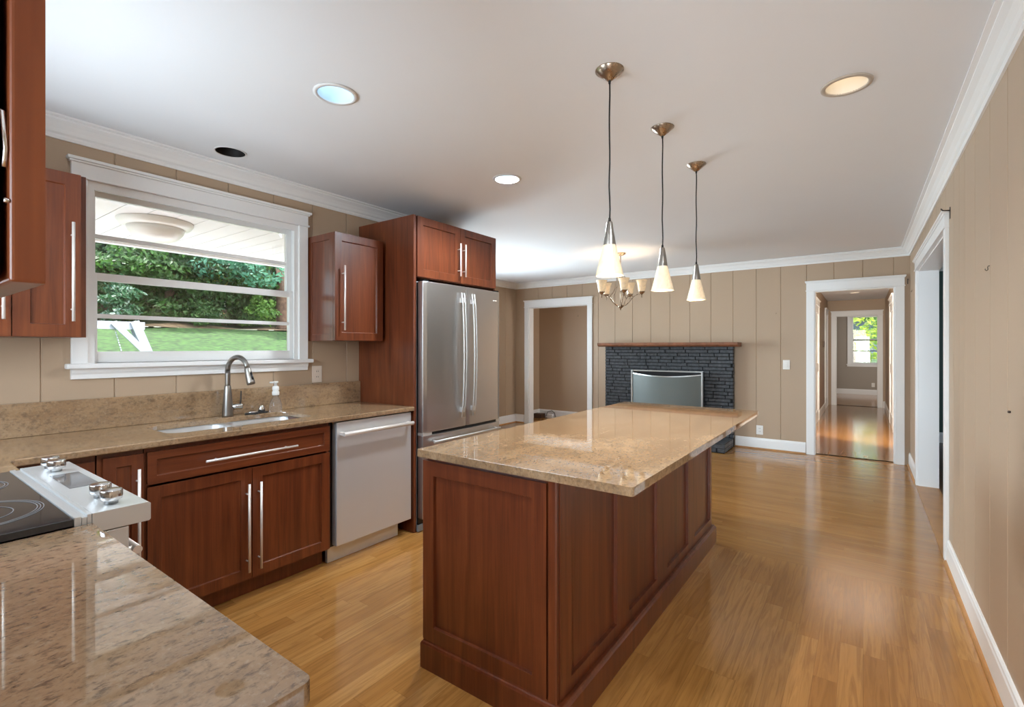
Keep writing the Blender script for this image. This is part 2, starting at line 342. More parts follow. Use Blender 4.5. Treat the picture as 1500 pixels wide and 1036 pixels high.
# ------------------------------------------------------------------ room shell
XL, XR, YF, YK, XD, YB = -3.255, .435, 7.1, 3.5, -5.06, -.285   # left wall, right wall, far wall, kitchen return, dining left wall, range wall
ZC = 2.48
def grooved_wall(name, axis, plane, sgn, u0, u1, z0, z1, grooves, holes, mat, th=.14, gw=.0045, gd=.006, label=None):
    """wall of boards with V joints; axis 'x' = plane of constant x (u runs along y); sgn = side the room lies on"""
    mb = MB()
    cuts = {u0, u1}
    for g in grooves:
        if u0+gw < g < u1-gw: cuts |= {g-gw, g, g+gw}
    for h in holes: cuts |= {h[0], h[1]}
    cuts = sorted(c for c in cuts if u0-1e-9 <= c <= u1+1e-9)
    zs = sorted({z0, z1} | {h[2] for h in holes} | {h[3] for h in holes})
    G = [g for g in grooves if u0+gw < g < u1-gw]
    def P(u, z, d): return (plane-sgn*d, u, z) if axis == 'x' else (u, plane-sgn*d, z)
    dep = lambda u: gd if any(abs(u-g) < 1e-7 for g in G) else 0.0
    for a, b in zip(cuts[:-1], cuts[1:]):
        for c, d in zip(zs[:-1], zs[1:]):
            if any(h[0] <= a+1e-7 and h[1] >= b-1e-7 and h[2] <= c+1e-7 and h[3] >= d-1e-7 for h in holes): continue
            mb.add([P(a, c, dep(a)), P(b, c, dep(b)), P(b, d, dep(b)), P(a, d, dep(a))], [(0, 1, 2, 3)])
            mb.add([P(a, c, th), P(b, c, th), P(b, d, th), P(a, d, th)], [(3, 2, 1, 0)])
    for h in holes:   # reveals
        a, b, c, d = h
        for (p, q, r, s_) in (((a, c), (a, d), 0, 0), ((b, c), (b, d), 0, 0), ((a, d), (b, d), 0, 0), ((a, c), (b, c), 0, 0)):
            mb.add([P(p[0], p[1], 0), P(q[0], q[1], 0), P(q[0], q[1], th), P(p[0], p[1], th)], [(0, 1, 2, 3)])
    o = struct(name, mb, mat, label); return o
gk = [.569+.2885*i for i in range(-4, 12)]
grooved_wall('wall_left', 'x', XL, 1, YB, YK, 0, ZC, gk, [(.742, 1.90, 1.257, 2.205)], M['wall'], .15, label='taupe board wall with the kitchen window')
gf = [.286*i for i in range(-18, 2)]
grooved_wall('wall_far', 'y', YF, -1, XD, XR, 0, ZC, gf, [(-4.77, -3.62, 0, 2.04), (-.49, .30, 0, 2.04)], M['wall'], .12, gw=.004, label='taupe board wall with the brick fireplace')
gr = [7.0, 6.75, 6.5, 6.22, 5.95, 5.7, 5.45, 5.2, 4.95, 4.7, 4.45, 4.2, 3.854, 3.653, 3.474, 3.185, 2.846, 2.535, 2.27, 1.98, 1.75, 1.5, 1.2, .95, .7, .45, .2, -.1, -.4]
grooved_wall('wall_right', 'x', XR, -1, -1.6, YF, 0, ZC, gr, [(4.12, 6.1, 0, 2.085)], M['wall'], .14, gw=.0035, gd=.007, label='taupe board wall with the wide cased opening')
grooved_wall('wall_dining_left', 'x', XD, 1, YK, YF, 0, ZC, [3.6+.29*i for i in range(13)], [(4.1, 6.1, .85, 2.15)], M['wall'], .14)
grooved_wall('wall_return', 'y', YK, 1, XD-.14, XL, 0, ZC, [], [], M['wall'], .14)
grooved_wall('wall_back', 'y', YB, 1, XL, -.42, 0, ZC, [], [(-2.82, -1.58, 1.18, 2.12)], M['wall'], .1)  # hole for the added range window
grooved_wall('wall_back_left', 'x', -.42, 1, -1.6, YB-.1, 0, ZC, [], [], M['wall'], .1)
grooved_wall('wall_back_rear', 'y', -1.6, 1, -.52, XR, 0, ZC, [], [(-.37, .37, .2, 2.05)], M['wall'], .1)  # hole for the added back door

def flat(name, x0, x1, y0, y1, z, mat, label, th=.02):
    return struct(name, MB().box(x0, x1, y0, y1, z-th, z), mat, label)
YS = 3.46
flat('floor', XD, XR, -1.6, YS, 0, M['oak'], 'wide honey oak boards running away through the kitchen')
flat('floor', XD, XR, YS, YF+.02, 0, M['oak2'], 'narrow honey oak strips running across the dining end')
flat('floor', -.75, .5, YF+.02, 17.1, 0, M['oak3'], 'glossy oak strips along the hallway')
flat('floor', -5.3, -2.4, YF+.02, 8.1, 0, M['oak3'], 'oak floor of the small room behind the left doorway')
flat('floor', XR, 4.1, 2.0, 9.1, 0, M['dark_floor'], 'brown board floor of the green room')
flat('floor', -1.7, -.75, 13.5, 17.1, 0, M['oak3'], 'oak floor of the far bedroom')
flat('floor', .5, 1.7, 13.5, 17.1, 0, M['oak3'], 'oak floor of the far bedroom')

# ceiling with round cut-outs for the recessed lights
CANS = [(-1.921, 1.301), (-2.99, 1.328), (-1.948, 2.635), (-.058, 2.556), (-.058, 1.30), (-1.0, .45)]  # last two belong to added fill lights out of view
def ceiling_mesh(outline, z, holes, r, seg=40):
    bm = bmesh.new(); edges = []
    def loop(pts):
        vs = [bm.verts.new((x, y, z)) for x, y in pts]
        for i in range(len(vs)): edges.append(bm.edges.new((vs[i], vs[(i+1) % len(vs)])))
    loop(outline)
    for cx, cy in holes: loop([(cx+r*math.cos(2*PI*i/seg), cy+r*math.sin(2*PI*i/seg)) for i in range(seg)])
    bmesh.ops.triangle_fill(bm, use_beauty=True, use_dissolve=False, edges=edges)
    mb = MB(); bm.verts.index_update()
    mb.add([v.co[:] for v in bm.verts], [tuple(v.index for v in f.verts) for f in bm.faces]); bm.free()
    return mb
struct('ceiling', ceiling_mesh([(XL, YB), (-.42, YB), (-.42, -1.6), (XR, -1.6), (XR, YF), (XD, YF), (XD, YK), (XL, YK)], ZC, CANS, .078), M['ceil'], 'white plaster ceiling of the kitchen and dining room')
HZ = 2.42
struct('ceiling', ceiling_mesh([(-.67, YF+.12), (.4, YF+.12), (.4, 13.5), (-.67, 13.5)], HZ, [(-.13, 11.67)], .078), M['ceil'], 'lower white ceiling of the hallway')
flat('ceiling', -1.6, 1.6, 13.5, 17.1, 2.47, M['ceil'], 'ceiling of the far bedroom')
flat('ceiling', -5.24, -2.45, YF+.12, 8.05, 2.45, M['ceil'], 'ceiling of the small room')
flat('ceiling', XR+.14, 4.1, 2.0, 9.1, 2.50, M['ceil'], 'ceiling of the green room')
struct('roof', MB().box(-5.95, 4.6, -2.2, 17.6, 2.75, 2.9), M['roof'], 'unseen roof slab added over house and porch to block light leaks')  # added above the ceilings to keep light from leaking between them

# hallway, bedroom, small room, green room
def wallbox(name, x0, x1, y0, y1, z0, z1, mat, label=None): return struct(name, MB().box(x0, x1, y0, y1, z0, z1), mat, label)
wallbox('wall_hall_left', -.79, -.67, YF+.12, 13.5, 0, 2.6, M['hallwall'], 'tan wall on the left of the hallway')
wallbox('wall_hall_right', .40, .52, YF+.12, 13.5, 0, 2.6, M['hallwall'], 'tan wall on the right of the hallway')
grooved_wall('wall_hall_end', 'y', 13.5, -1, -1.6, 1.6, 0, 2.6, [], [(-.506, .27, 0, 2.06)], M['hallwall'], .12)
grooved_wall('wall_bedroom', 'y', 17.0, -1, -1.6, 1.6, 0, 2.5, [], [(-.27, .66, .86, 2.25)], M['bedroom'], .14, label='grey bedroom wall at the end of the hallway')
wallbox('wall_bedroom_left', -1.72, -1.6, 13.5, 17.14, 0, 2.5, M['bedroom']); wallbox('wall_bedroom_right', 1.6, 1.72, 13.5, 17.14, 0, 2.5, M['bedroom'])
wallbox('wall_nook_back', -5.24, -2.4, 7.95, 8.07, 0, 2.5, M['wall'], 'taupe wall seen through the left doorway')
wallbox('wall_nook_left', -5.24, -5.1, YF+.12, 7.95, 0, 2.5, M['wall']); wallbox('wall_nook_right', -2.45, -2.35, YF+.12, 7.95, 0, 2.5, M['wall'])
wallbox('wall_green', XR+.14, 4.1, 9.05, 9.15, 0, 2.55, M['green'], 'dark green wall seen through the right opening')
wallbox('wall_green_right', 4.1, 4.2, 2.0, 9.15, 0, 2.55, M['green']); wallbox('wall_green_near', XR+.14, 4.1, 1.9, 2.0, 0, 2.55, M['green'])
wallbox('wall_green_left', XR+.14, .62, YF, 9.05, 0, 2.55, M['green'])

# crown moulding, baseboards
def crown_prof(z, p=.085, h=.10):
    return [(0, z-h), (.010, z-h), (.014, z-h+.012), (.012, z-h+.022), (.022, z-h+.030), (.030, z-h+.045), (.046, z-h+.064), (.066, z-h+.078), (.066, z-h+.086), (p, z-h+.090), (p, z-.001), (0, z-.001)]
crown_path = [(-.42, YB), (-.42, -1.6), (XR, -1.6), (XR, YF), (XD, YF), (XD, YK), (XL, YK), (XL, YB)]
struct('trim_1', MB().sweep(crown_path, crown_prof(ZC), True), M['white'], 'white crown moulding round the ceiling')
bp = [(0, .0), (.015, .0), (.015, .120), (.012, .128), (.011, .138), (.006, .145), (0, .145)]
shoe = [(.015, 0), (.030, 0), (.029, .008), (.024, .014), (.015, .017)]
def baseboard(name, path, shoe_mat=None, label=None):
    o = struct(name, MB().sweep(path, bp), M['white'], label)
    if shoe_mat: struct('shoe', MB().sweep(path, shoe), shoe_mat, parent=o)
baseboard('baseboard_right', [(XR, -1.6), (XR, 4.025)], M['oak_plain'], 'white baseboard along the right wall')
baseboard('baseboard_right', [(XR, 6.20), (XR, YF)], M['oak_plain'], 'short white baseboard between the two right openings')
baseboard('baseboard_far', [(-.582, YF), (-1.40, YF)], M['oak_plain'], 'white baseboard right of the fireplace')
baseboard('baseboard_far', [(-3.32, YF), (-3.525, YF)], None, 'short white baseboard left of the fireplace')
baseboard('baseboard_far', [(-4.865, YF), (XD, YF), (XD, YK), (XL, YK)], M['oak_plain'], 'white baseboard in the dining corner')
baseboard('baseboard_hall', [(-.67, 13.5), (-.67, 10.72)], None, 'white baseboard on the left of the hallway')
baseboard('baseboard_hall', [(.4, 11.1), (.4, 13.5), (.365, 13.5)], None, 'white baseboard on the right of the hallway')
baseboard('baseboard_hall', [(.4, 7.25), (.4, 9.5)], None)
baseboard('baseboard_bedroom', [(1.6, 17.0), (-1.6, 17.0)], None, 'white baseboard under the bedroom window')
baseboard('baseboard_nook', [(-2.45, 7.95), (-5.1, 7.95), (-5.1, YF+.12)], None, 'white baseboard in the small room')
baseboard('baseboard_green', [(4.1, 9.05), (.62, 9.05)], None, 'white baseboard under the green wall')
struct('trim_2', MB().sweep([(4.1, 9.05), (.62, 9.05)], crown_prof(2.50, .07, .09)), M['white'])
struct('trim_9', MB().box(-.49, .30, YF+.005, YF+.035, 0, .004), M['oak_plain'], 'oak threshold strip of the hallway')
struct('trim_10', MB().box(XR-.02, XR+.15, 4.12, 6.1, 0, .004), M['oak_plain'], 'oak threshold strip of the right opening')

def casing(name, axis, plane, sgn, a, b, top, w=.085, t=.02, depth=.12, hh=.10, over=.014, label=None, jamb=True, cap=True):
    """cased opening: two legs, head board with a cap and a jamb lining; axis as in grooved_wall; returns the root"""
    root = bpy.data.objects.new(name, None); COL.objects.link(root); root['kind'] = 'structure'
    if label: root['label'] = label
    def B(mb, u0, u1, d0, d1, z0, z1):
        p, q = plane+sgn*d0, plane+sgn*d1
        if axis == 'x': mb.box(min(p, q), max(p, q), u0, u1, z0, z1)
        else: mb.box(u0, u1, min(p, q), max(p, q), z0, z1)
    for u0, u1 in ((a-w, a), (b, b+w)):
        mb = MB(); B(mb, u0, u1, 0, t, 0, top); obj('casing_leg', mb, M['white'], root, .002)
    mb = MB(); B(mb, a-w, b+w, 0, t+.003, top+.012, top+hh); B(mb, a-w-over*.5, b+w+over*.5, .0003, t+.008, top+.0002, top+.0118)
    if cap: B(mb, a-w-over*.6, b+w+over*.6, .0003, t+.010, top+hh+.0002, top+hh+.0118); B(mb, a-w-over, b+w+over, .0005, t+.020, top+hh+.012, top+hh+.026)
    obj('casing_head', mb, M['white'], root, .0015)
    if jamb:
        mb = MB(); B(mb, a+.0005, a+.012, -depth-.005, .001, 0, top-.0005); B(mb, b-.012, b-.0005, -depth-.005, .001, 0, top-.0005); B(mb, a+.0121, b-.0121, -depth-.005, .0012, top-.012, top-.0005)
        obj('jamb', mb, M['white'], root)
    return root
casing('trim_3', 'y', YF, -1, -4.77, -3.62, 2.04, label='white casing of the doorway left of the fireplace')
casing('trim_4', 'y', YF, -1, -.49, .30, 2.04, label='white casing of the hallway opening')
casing('trim_5', 'x', XR, -1, 4.12, 6.1, 2.085, depth=.145, hh=.082, label='white casing of the wide opening in the right wall')
casing('trim_6', 'y', 13.5, -1, -.506, .27, 2.06, w=.09, hh=.09, label='white casing of the bedroom doorway at the hall end')
def side_door(name, plane, sgn, a, b, label):
    r = casing(name, 'x', plane, sgn, a, b, 2.08, w=.09, hh=.09, jamb=False, label=label)
    obj('slab', MB().panel_door((plane, a if sgn > 0 else b, 0), (0, 1 if sgn > 0 else -1, 0), (0, 0, 1), (sgn, 0, 0), b-a, 2.08, .012, cuts=[(.12, b-a-.12, .2, .9), (.12, b-a-.12, 1.05, 1.95)]), M['white'], r)
side_door('door_1', -.67, 1, 9.7, 10.55, 'white door on the left of the hallway, nearer one')
side_door('door_2', -.67, 1, 12.55, 13.3, 'white door on the left of the hallway, farther one')
side_door('door_3', .40, -1, 9.75, 10.9, 'white door on the right of the hallway')

# ------------------------------------------------------------------ kitchen window
w1 = bpy.data.objects.new('window_1', None); COL.objects.link(w1); w1.location = (XL, 1.32, 1.257); w1['kind'] = 'structure'; w1['label'] = 'white double-hung kitchen window over the sink'
W = M['white']
mb = MB().box(XL, XL+.02, .677, .742, 1.257, 2.205).box(XL, XL+.02, 1.90, 1.966, 1.257, 2.205)
obj('casing_leg', MB().box(XL, XL+.02, .677, .742, 1.257, 2.205), W, w1, .002); obj('casing_leg', MB().box(XL, XL+.02, 1.90, 1.966, 1.257, 2.205), W, w1, .002)
mb = MB().box(XL, XL+.022, .677, 1.966, 2.2175, 2.283).box(XL+.0003, XL+.027, .667, 1.976, 2.2055, 2.2172).box(XL+.0003, XL+.032, .668, 1.975, 2.2832, 2.2928).box(XL+.0005, XL+.042, .660, 1.985, 2.293, 2.308)
obj('casing_head', mb, W, w1, .0015)
mb = MB()
for d_, x0, x1 in ((.0145, -.10, -.0245), (.022, -.0245, -.0125), (.030, -.0122, .004)):
    x0 += XL; x1 += XL; e = .742+d_; g_ = 1.90-d_; t_ = 2.205-d_-.012
    mb.box(x0, x1, .742, e, 1.257, 2.2045).box(x0, x1, g_, 1.90, 1.257, 2.2045).box(x0, x1, e, g_, t_, 2.2045)
obj('window_frame', mb, W, w1)
obj('stool', MB().box(XL-.10, XL+.048, .655, 1.995, 1.230, 1.257), W, w1, .006, 3)
obj('apron', MB().prism([(XL, 1.175), (XL+.014, 1.178), (XL+.016, 1.20), (XL+.022, 1.212), (XL+.024, 1.23), (XL, 1.23)], .677, 1.966, 'xz'), W, w1)
def sash(x0, x1, y0, y1, z0, z1, st, bot, top, mz, name):
    mb = MB().box(x0, x1, y0, y0+st, z0, z1).box(x0, x1, y1-st, y1, z0, z1).box(x0+.0003, x1-.0003, y0+st, y1-st, z0, z0+bot).box(x0+.0003, x1-.0003, y0+st, y1-st, z1-top, z1).box(x0+.006, x1-.004, y0+st, y1-st, mz-.011, mz+.011)
    o = obj(name, mb, W, w1, .0015)
    xm = (x0+x1)/2; obj('window_pane', MB().box(xm-.0015, xm+.0015, y0+st-.003, y1-st+.003, z0+bot-.003, z1-top+.003), M['pane'], o)
sash(XL-.058, XL-.026, .757, 1.885, 1.258, 1.735, .034, .060, .040, 1.507, 'lower_sash')
sash(XL-.094, XL-.062, .757, 1.885, 1.700, 2.19, .034, .038, .045, 1.935, 'upper_sash')
# dining window outside the frame; back door and range window added for fill light
def plain_window(name, axis, plane, sgn, a, b, z0, z1, label, depth=.14):
    r = bpy.data.objects.new(name, None); COL.objects.link(r); r['kind'] = 'structure'; r['label'] = label
    def B(mb, u0, u1, d0, d1, z0, z1):
        p, q = plane+sgn*d0, plane+sgn*d1
        if axis == 'x': mb.box(min(p, q), max(p, q), u0, u1, z0, z1)
        else: mb.box(u0, u1, min(p, q), max(p, q), z0, z1)
        return mb
    mb = MB()
    for q in ((a-.09, a, z0, z1), (b, b+.09, z0, z1), (a-.1, b+.1, z1, z1+.11), (a-.1, b+.1, z0-.07, z0-.02)): B(mb, q[0], q[1], 0, .02, q[2], q[3])
    B(mb, a-.12, b+.12, -.05, .05, z0-.022, z0)
    obj('window_casing', mb, W, r)
    mb = MB(); zm = (z0+z1)/2
    for q in ((a, a+.045, z0, z1), (b-.045, b, z0, z1), (a+.045, b-.045, z0, z0+.05), (a+.045, b-.045, z1-.045, z1), (a+.045, b-.045, zm-.022, zm+.022)): B(mb, q[0], q[1], -.09, -.05, q[2], q[3])
    s = obj('sash', mb, W, r)
    mb = MB(); B(mb, a+.04, b-.04, -.072, -.069, z0+.04, z1-.04); obj('window_pane', mb, M['pane'], s)
    return r
plain_window('window_2', 'x', XD, 1, 4.1, 6.1, .85, 2.15, 'white dining room side window')
plain_window('added_back_door', 'y', -1.6, 1, -.37, .37, .2, 2.05, 'white glazed back door, unseen, added behind the camera for fill light')
plain_window('added_range_window', 'y', YB, 1, -2.82, -1.58, 1.18, 2.12, 'white window, unseen, added over the range for fill light')
w4 = plain_window('window_4', 'y', 17.0, -1, -.27, .66, .86, 2.25, 'white bedroom window with open blinds at the end of the hallway')
mb = MB()
for i in range(46): mb.box(-.225, .615, 16.93, 16.955, .92+i*.028, .9215+i*.028)
mb.box(-.23, .62, 16.925, 16.96, 2.19, 2.23)
obj('blind', mb, M['blind'], w4)
mb = MB()
for z in (1.545, 1.24): mb.box(-.23, .62, 17.045, 17.06, z-.012, z+.012)
obj('screen_bar', mb, M['dark'], w4)

# ------------------------------------------------------------------ handles and cabinet helpers
def bar_handle(name, parent, p0, p1, n, standoff=.034, r=.0062, inset=.055):
    """round bar between p0 and p1 on the door face, on two posts along n"""
    p0, p1, n = Vector(p0), Vector(p1), Vector(n); d = (p1-p0).normalized()
    mb = MB().tube([p0+n*standoff, p1+n*standoff], r, 12)
    for q in (p0+d*inset, p1-d*inset): mb.tube([q-n*.0005, q+n*standoff], r*.62, 8)
    o = obj(name, mb, M['bar'], parent); o['label'] = 'satin nickel bar handle'; return o
def front(name, parent, y0, y1, z0, z1, x=-2.645, t=.02, fr=.055, mat=None):
    """a cabinet front facing +x"""
    return obj(name, MB().panel_door((x, y0, z0), (0, 1, 0), (0, 0, 1), (1, 0, 0), y1-y0, z1-z0, t, fr), mat or M['cherry'], parent, .0015)
CH = M['cherry']
def carcass(mb, x0, x1, y0, y1, z0, z1, t=.018, toe=None):
    e = .0004
    mb.box(x0, x1, y0, y0+t, z0, z1).box(x0, x1, y1-t, y1, z0, z1).box(x0+e, x0+t, y0+t, y1-t, z0+t+e, z1-e).box(x0+e, x1-t-e, y0+t, y1-t, z0+e, z0+t)
    mb.box(x1-t, x1-e, y0+t, y1-t, z0+e, z0+.03).box(x1-t, x1-e, y0+t, y1-t, z1-.03, z1-e)
    if toe: mb.box(x0+e, x1-.07, y0+e, y1-e, toe, z0-e)
    return mb
FX = -2.625  # plane of the base cabinet fronts
# sink base
c = thing('sink_base_cabinet', 'cherry sink base cabinet with one wide drawer front over two doors', 'cabinet', (-2.95, 1.275, 0))
obj('carcass', carcass(MB(), XL+.005, FX-.02, .803, 1.742, .105, .883, toe=.002), CH, c)
d = front('drawer_front', c, .811, 1.738, .714, .862, FX-.02, mat=M['cherry_y'], fr=.036); bar_handle('drawer_handle', d, (FX, 1.04, .783), (FX, 1.512, .783), (1, 0, 0))
d = front('door', c, .811, 1.273, .118, .702, FX-.02); bar_handle('door_handle', d, (FX, 1.245, .165), (FX, 1.245, .625), (1, 0, 0))
d = front('door', c, 1.277, 1.738, .118, .702, FX-.02); bar_handle('door_handle', d, (FX, 1.307, .165), (FX, 1.307, .625), (1, 0, 0))
# narrow cabinet beside the range
c = thing('narrow_base_cabinet', 'narrow cherry base cabinet with one tall door between range and sink', 'cabinet', (-2.95, .71, 0))
obj('carcass', carcass(MB(), XL+.005, FX-.02, .635, .799, .105, .883, toe=.002), CH, c)
d = front('door', c, .652, .796, .118, .862, FX-.02, fr=.045); bar_handle('door_handle', d, (FX, .770, .16), (FX, .770, .80), (1, 0, 0))
# blind corner cabinet
c = thing('corner_base_cabinet', 'dark recessed corner base cabinet behind the range panel', 'cabinet', (-2.9, .1, 0))
obj('carcass', MB().box(XL+.005, -2.30, YB+.003, .33, .105, .880).box(XL+.005, FX-.03, .33, .632, .105, .880).box(XL+.005, -2.36, YB+.003, .29, .002, .105).box(XL+.005, FX-.1, .29, .632, .002, .105), CH, c)
obj('filler_panel', MB().box(FX-.03, FX-.018, .345, .628, .118, .855), CH, c)
# range-side base cabinet below the peninsula counter
c = thing('peninsula_base_cabinet', 'cherry base cabinet under the near peninsula counter', 'cabinet', (-1.05, 0, 0))
obj('carcass', MB().box(-1.515, -.615, YB+.003, .31, .105, .882).box(-1.515, -.64, YB+.003, .25, .002, .105), CH, c)
for i in range(2):
    a = -1.510+.45*i
    obj('door', MB().panel_door((a+.44, .31, .118), (-1, 0, 0), (0, 0, 1), (0, 1, 0), .44, .745, .02), CH, c, .0015)

# ------------------------------------------------------------------ countertops
def slab_mesh(outline, z0, z1, holes=()):
    bm = bmesh.new(); ed = []
    def loop(pts):
        vs = [bm.verts.new((x, y, z1)) for x, y in pts]
        for i in range(len(vs)): ed.append(bm.edges.new((vs[i], vs[(i+1) % len(vs)])))
    loop(outline)
    for h in holes: loop(h)
    bmesh.ops.triangle_fill(bm, use_beauty=True, use_dissolve=False, edges=ed)
    bm.verts.index_update(); tv = [v.co.copy() for v in bm.verts]; tf = [tuple(v.index for v in f.verts) for f in bm.faces]; bm.free()
    mb = MB(); n = len(tv)
    mb.add([v[:] for v in tv]+[(v.x, v.y, z0) for v in tv], tf+[tuple(n+i for i in reversed(f)) for f in tf])
    i = 0
    for lp in [outline]+list(holes):
        k = len(lp); mb.f += [(i+j, i+(j+1) % k, n+i+(j+1) % k, n+i+j) for j in range(k)]; mb.mi += [0]*k; mb.sm += [False]*k; i += k
    return mb
def rrect(x0, x1, y0, y1, r, seg=6, corners=(1, 1, 1, 1)):
    out = []
    for (cx, cy, a0, on, px, py) in ((x1-r, y0+r, -90, corners[0], x1, y0), (x1-r, y1-r, 0, corners[1], x1, y1), (x0+r, y1-r, 90, corners[2], x0, y1), (x0+r, y0+r, 180, corners[3], x0, y0)):
        if on: out += [(cx+r*math.cos(math.radians(a0+90*i/seg)), cy+r*math.sin(math.radians(a0+90*i/seg))) for i in range(seg+1)]
        else: out.append((px, py))
    return out
sink_hole = rrect(-3.128, -2.752, .945, 1.728, .085)
o = obj('kitchen_countertop', slab_mesh([(XL+.002, YB+.002), (-2.287, YB+.002), (-2.287, .335), (-2.305, .365), (-2.56, .367), (-2.59, .376), (-2.605, .40), (-2.605, 2.408), (XL+.002, 2.408)], .884, .914, [sink_hole]), M['granite'], None, .006, 3, base=(-2.9, 1, .884))
tag(o, 'tan granite countertop along the window wall with the double sink cut in', 'countertop')
o = obj('granite_backsplash', MB().box(XL+.001, -3.225, YB+.002, 2.408, .9145, 1.075), M['granite'], None, .002, base=(XL, 1, .914)); tag(o, 'low granite backsplash strip below the kitchen window', 'backsplash')
o = obj('peninsula_countertop', slab_mesh(rrect(-1.512, -.572, YB+.002, .356, .014, 5, (1, 1, 0, 0)), .884, .914), M['granite2'], None, .009, 4, base=(-1, 0, .884)); tag(o, 'near granite peninsula countertop beside the cooktop, reflecting the window', 'countertop')
o = obj('island_countertop', slab_mesh(rrect(-1.514, -.566, 1.408, 3.605, .012, 4), .884, .914), M['granite'], None, .006, 3, base=(-1, 2.5, .884)); tag(o, 'large tan granite slab on top of the kitchen island', 'countertop')

# sink
s = thing('double_bowl_sink', 'undermount stainless steel double bowl sink below the window', 'sink', (-2.94, 1.33, .66))
def bowl(x0, x1, y0, y1, zt, zb, r):
    mb = MB(); rings = []
    for (i, z, rr) in ((0, zt, r), (.004, zt-.02, r), (.012, zb+.05, r), (.022, zb+.015, r), (.05, zb, r)):
        rings.append([(x, y, z) for x, y in rrect(x0+i, x1-i, y0+i, y1-i, rr, 6)])
    k = len(rings[0]); vs = sum(rings, [])
    mb.add(vs, [(a*k+j, a*k+(j+1) % k, (a+1)*k+(j+1) % k, (a+1)*k+j) for a in range(len(rings)-1) for j in range(k)], 0, True)
    mb.add(rings[-1], [tuple(range(k))])
    return mb
obj('bowl', bowl(-3.13, -2.75, .943, 1.325, .880, .69, .08), M['sink'], s); obj('bowl', bowl(-3.13, -2.75, 1.345, 1.73, .880, .69, .08), M['sink'], s)
obj('sink_rim', slab_mesh(rrect(-3.145, -2.735, .93, 1.743, .09), .879, .8835, [rrect(-3.128, -2.752, .945, 1.323, .08), rrect(-3.128, -2.752, 1.347, 1.728, .08)]), M['sink'], s)
for y in (1.134, 1.537): obj('drain', MB().lathe([(.045, .0), (.042, .004), (.02, .001), (.0, .001)], (-2.94, y, .6905), 24), M['chrome'], s)

# faucet
fx, fy = -3.178, 1.395
f = thing('kitchen_faucet', 'brushed nickel gooseneck faucet behind the sink', 'faucet', (fx, fy, .914))
obj('body', MB().lathe([(.031, 0), (.0305, .01), (.029, .05), (.024, .12), (.0185, .185), (.0165, .19)], (fx, fy, .9143), 28), M['nickel'], f)
dirv = Vector((.97, .24, 0)).normalized()
pts = [Vector((fx, fy, 1.09))]
for i in range(5): pts.append(Vector((fx, fy, 1.10+.02*i+.015)))
for i in range(0, 13):
    a = math.radians(180-i*14.0); rr = .085
    pts.append(Vector((fx, fy, 1.195))+dirv*(rr+rr*math.cos(a))+Vector((0, 0, rr*math.sin(a))))
obj('spout', MB().tube(pts, .0145, 14), M['nickel'], f)
e = pts[-1]; tdir = (pts[-1]-pts[-2]).normalized()
obj('spray_head', MB().tube([e-tdir*.004, e+tdir*.004, e+tdir*.02, e+tdir*.09, e+tdir*.1], [.0155, .017, .0185, .0235, .022], 18), M['nickel'], f)
q = e+tdir*.05+dirv*.021; obj('spray_button', MB().tube([q-tdir*.025+dirv*.001, q+tdir*.02+dirv*.003], .006, 10), M['black'], f)
hd = Vector((.25, .97, 0)).normalized(); hc = Vector((fx, fy, .972))
h = obj('valve', MB().tube([hc+hd*.015, hc+hd*.075, hc+hd*.082], [.0175, .0175, .015], 18), M['chrome'], f)
obj('lever', MB().tube([hc+hd*.068+Vector((0, 0, .01)), hc+hd*.072+Vector((0, 0, .04)), hc+hd*.074+Vector((0, 0, .095))], [.006, .005, .004], 10), M['dark'], h)
# stoppers and soap
sx, sy = -3.165, 1.535
s1 = thing('sink_stopper', 'round steel sink stopper lying flat beside the faucet', 'sink stopper', (sx, sy, .914))
obj('rubber_ring', MB().lathe([(.0, .0), (.040, .0), (.041, .006), (.034, .009), (.0, .009)], (sx, sy, .9145), 26), M['rubber'], s1)
obj('steel_cup', MB().lathe([(.033, .0), (.033, .005), (.020, .011), (.012, .008), (.0, .008)], (sx, sy, .9237), 26), M['chrome'], s1)
sx, sy = -3.175, 1.602
s2 = thing('sink_stopper', 'steel basket stopper tilted on its black ring near the soap bottle', 'sink stopper', (sx, sy, .914))
obj('rubber_ring', MB().lathe([(.0, .0), (.038, .0), (.039, .006), (.032, .009), (.0, .009)], (sx, sy, .9145), 26), M['rubber'], s2)
obj('steel_cup', MB().lathe([(.020, .0), (.021, .018), (.016, .026), (.017, .036), (.008, .040), (.0, .040)], (sx, sy, .9237), 26), M['chrome'], s2)
sx, sy = -3.155, 1.685
s3 = thing('soap_dispenser', 'clear foaming soap bottle with a white pump by the sink', 'soap bottle', (sx, sy, .914))
obj('bottle', MB().lathe([(.0, .0), (.038, .0), (.040, .008), (.038, .045), (.030, .075), (.018, .095), (.018, .108), (.0, .108)], (sx, sy, .9145), 28), M['clear'], s3)
obj('collar', MB().lathe([(.020, .0), (.022, .006), (.022, .022), (.017, .03), (.021, .038), (.020, .056), (.011, .062)], (sx, sy, 1.0227), 24), M['pump'], s3)
obj('pump_head', MB().lathe([(.009, 0), (.009, .018), (.016, .020), (.016, .030), (.0, .031)], (sx, sy, 1.0848), 20).tube([(sx, sy, 1.108), (sx-.01, sy-.035, 1.108)], [.007, .005], 10), M['pump'], s3)

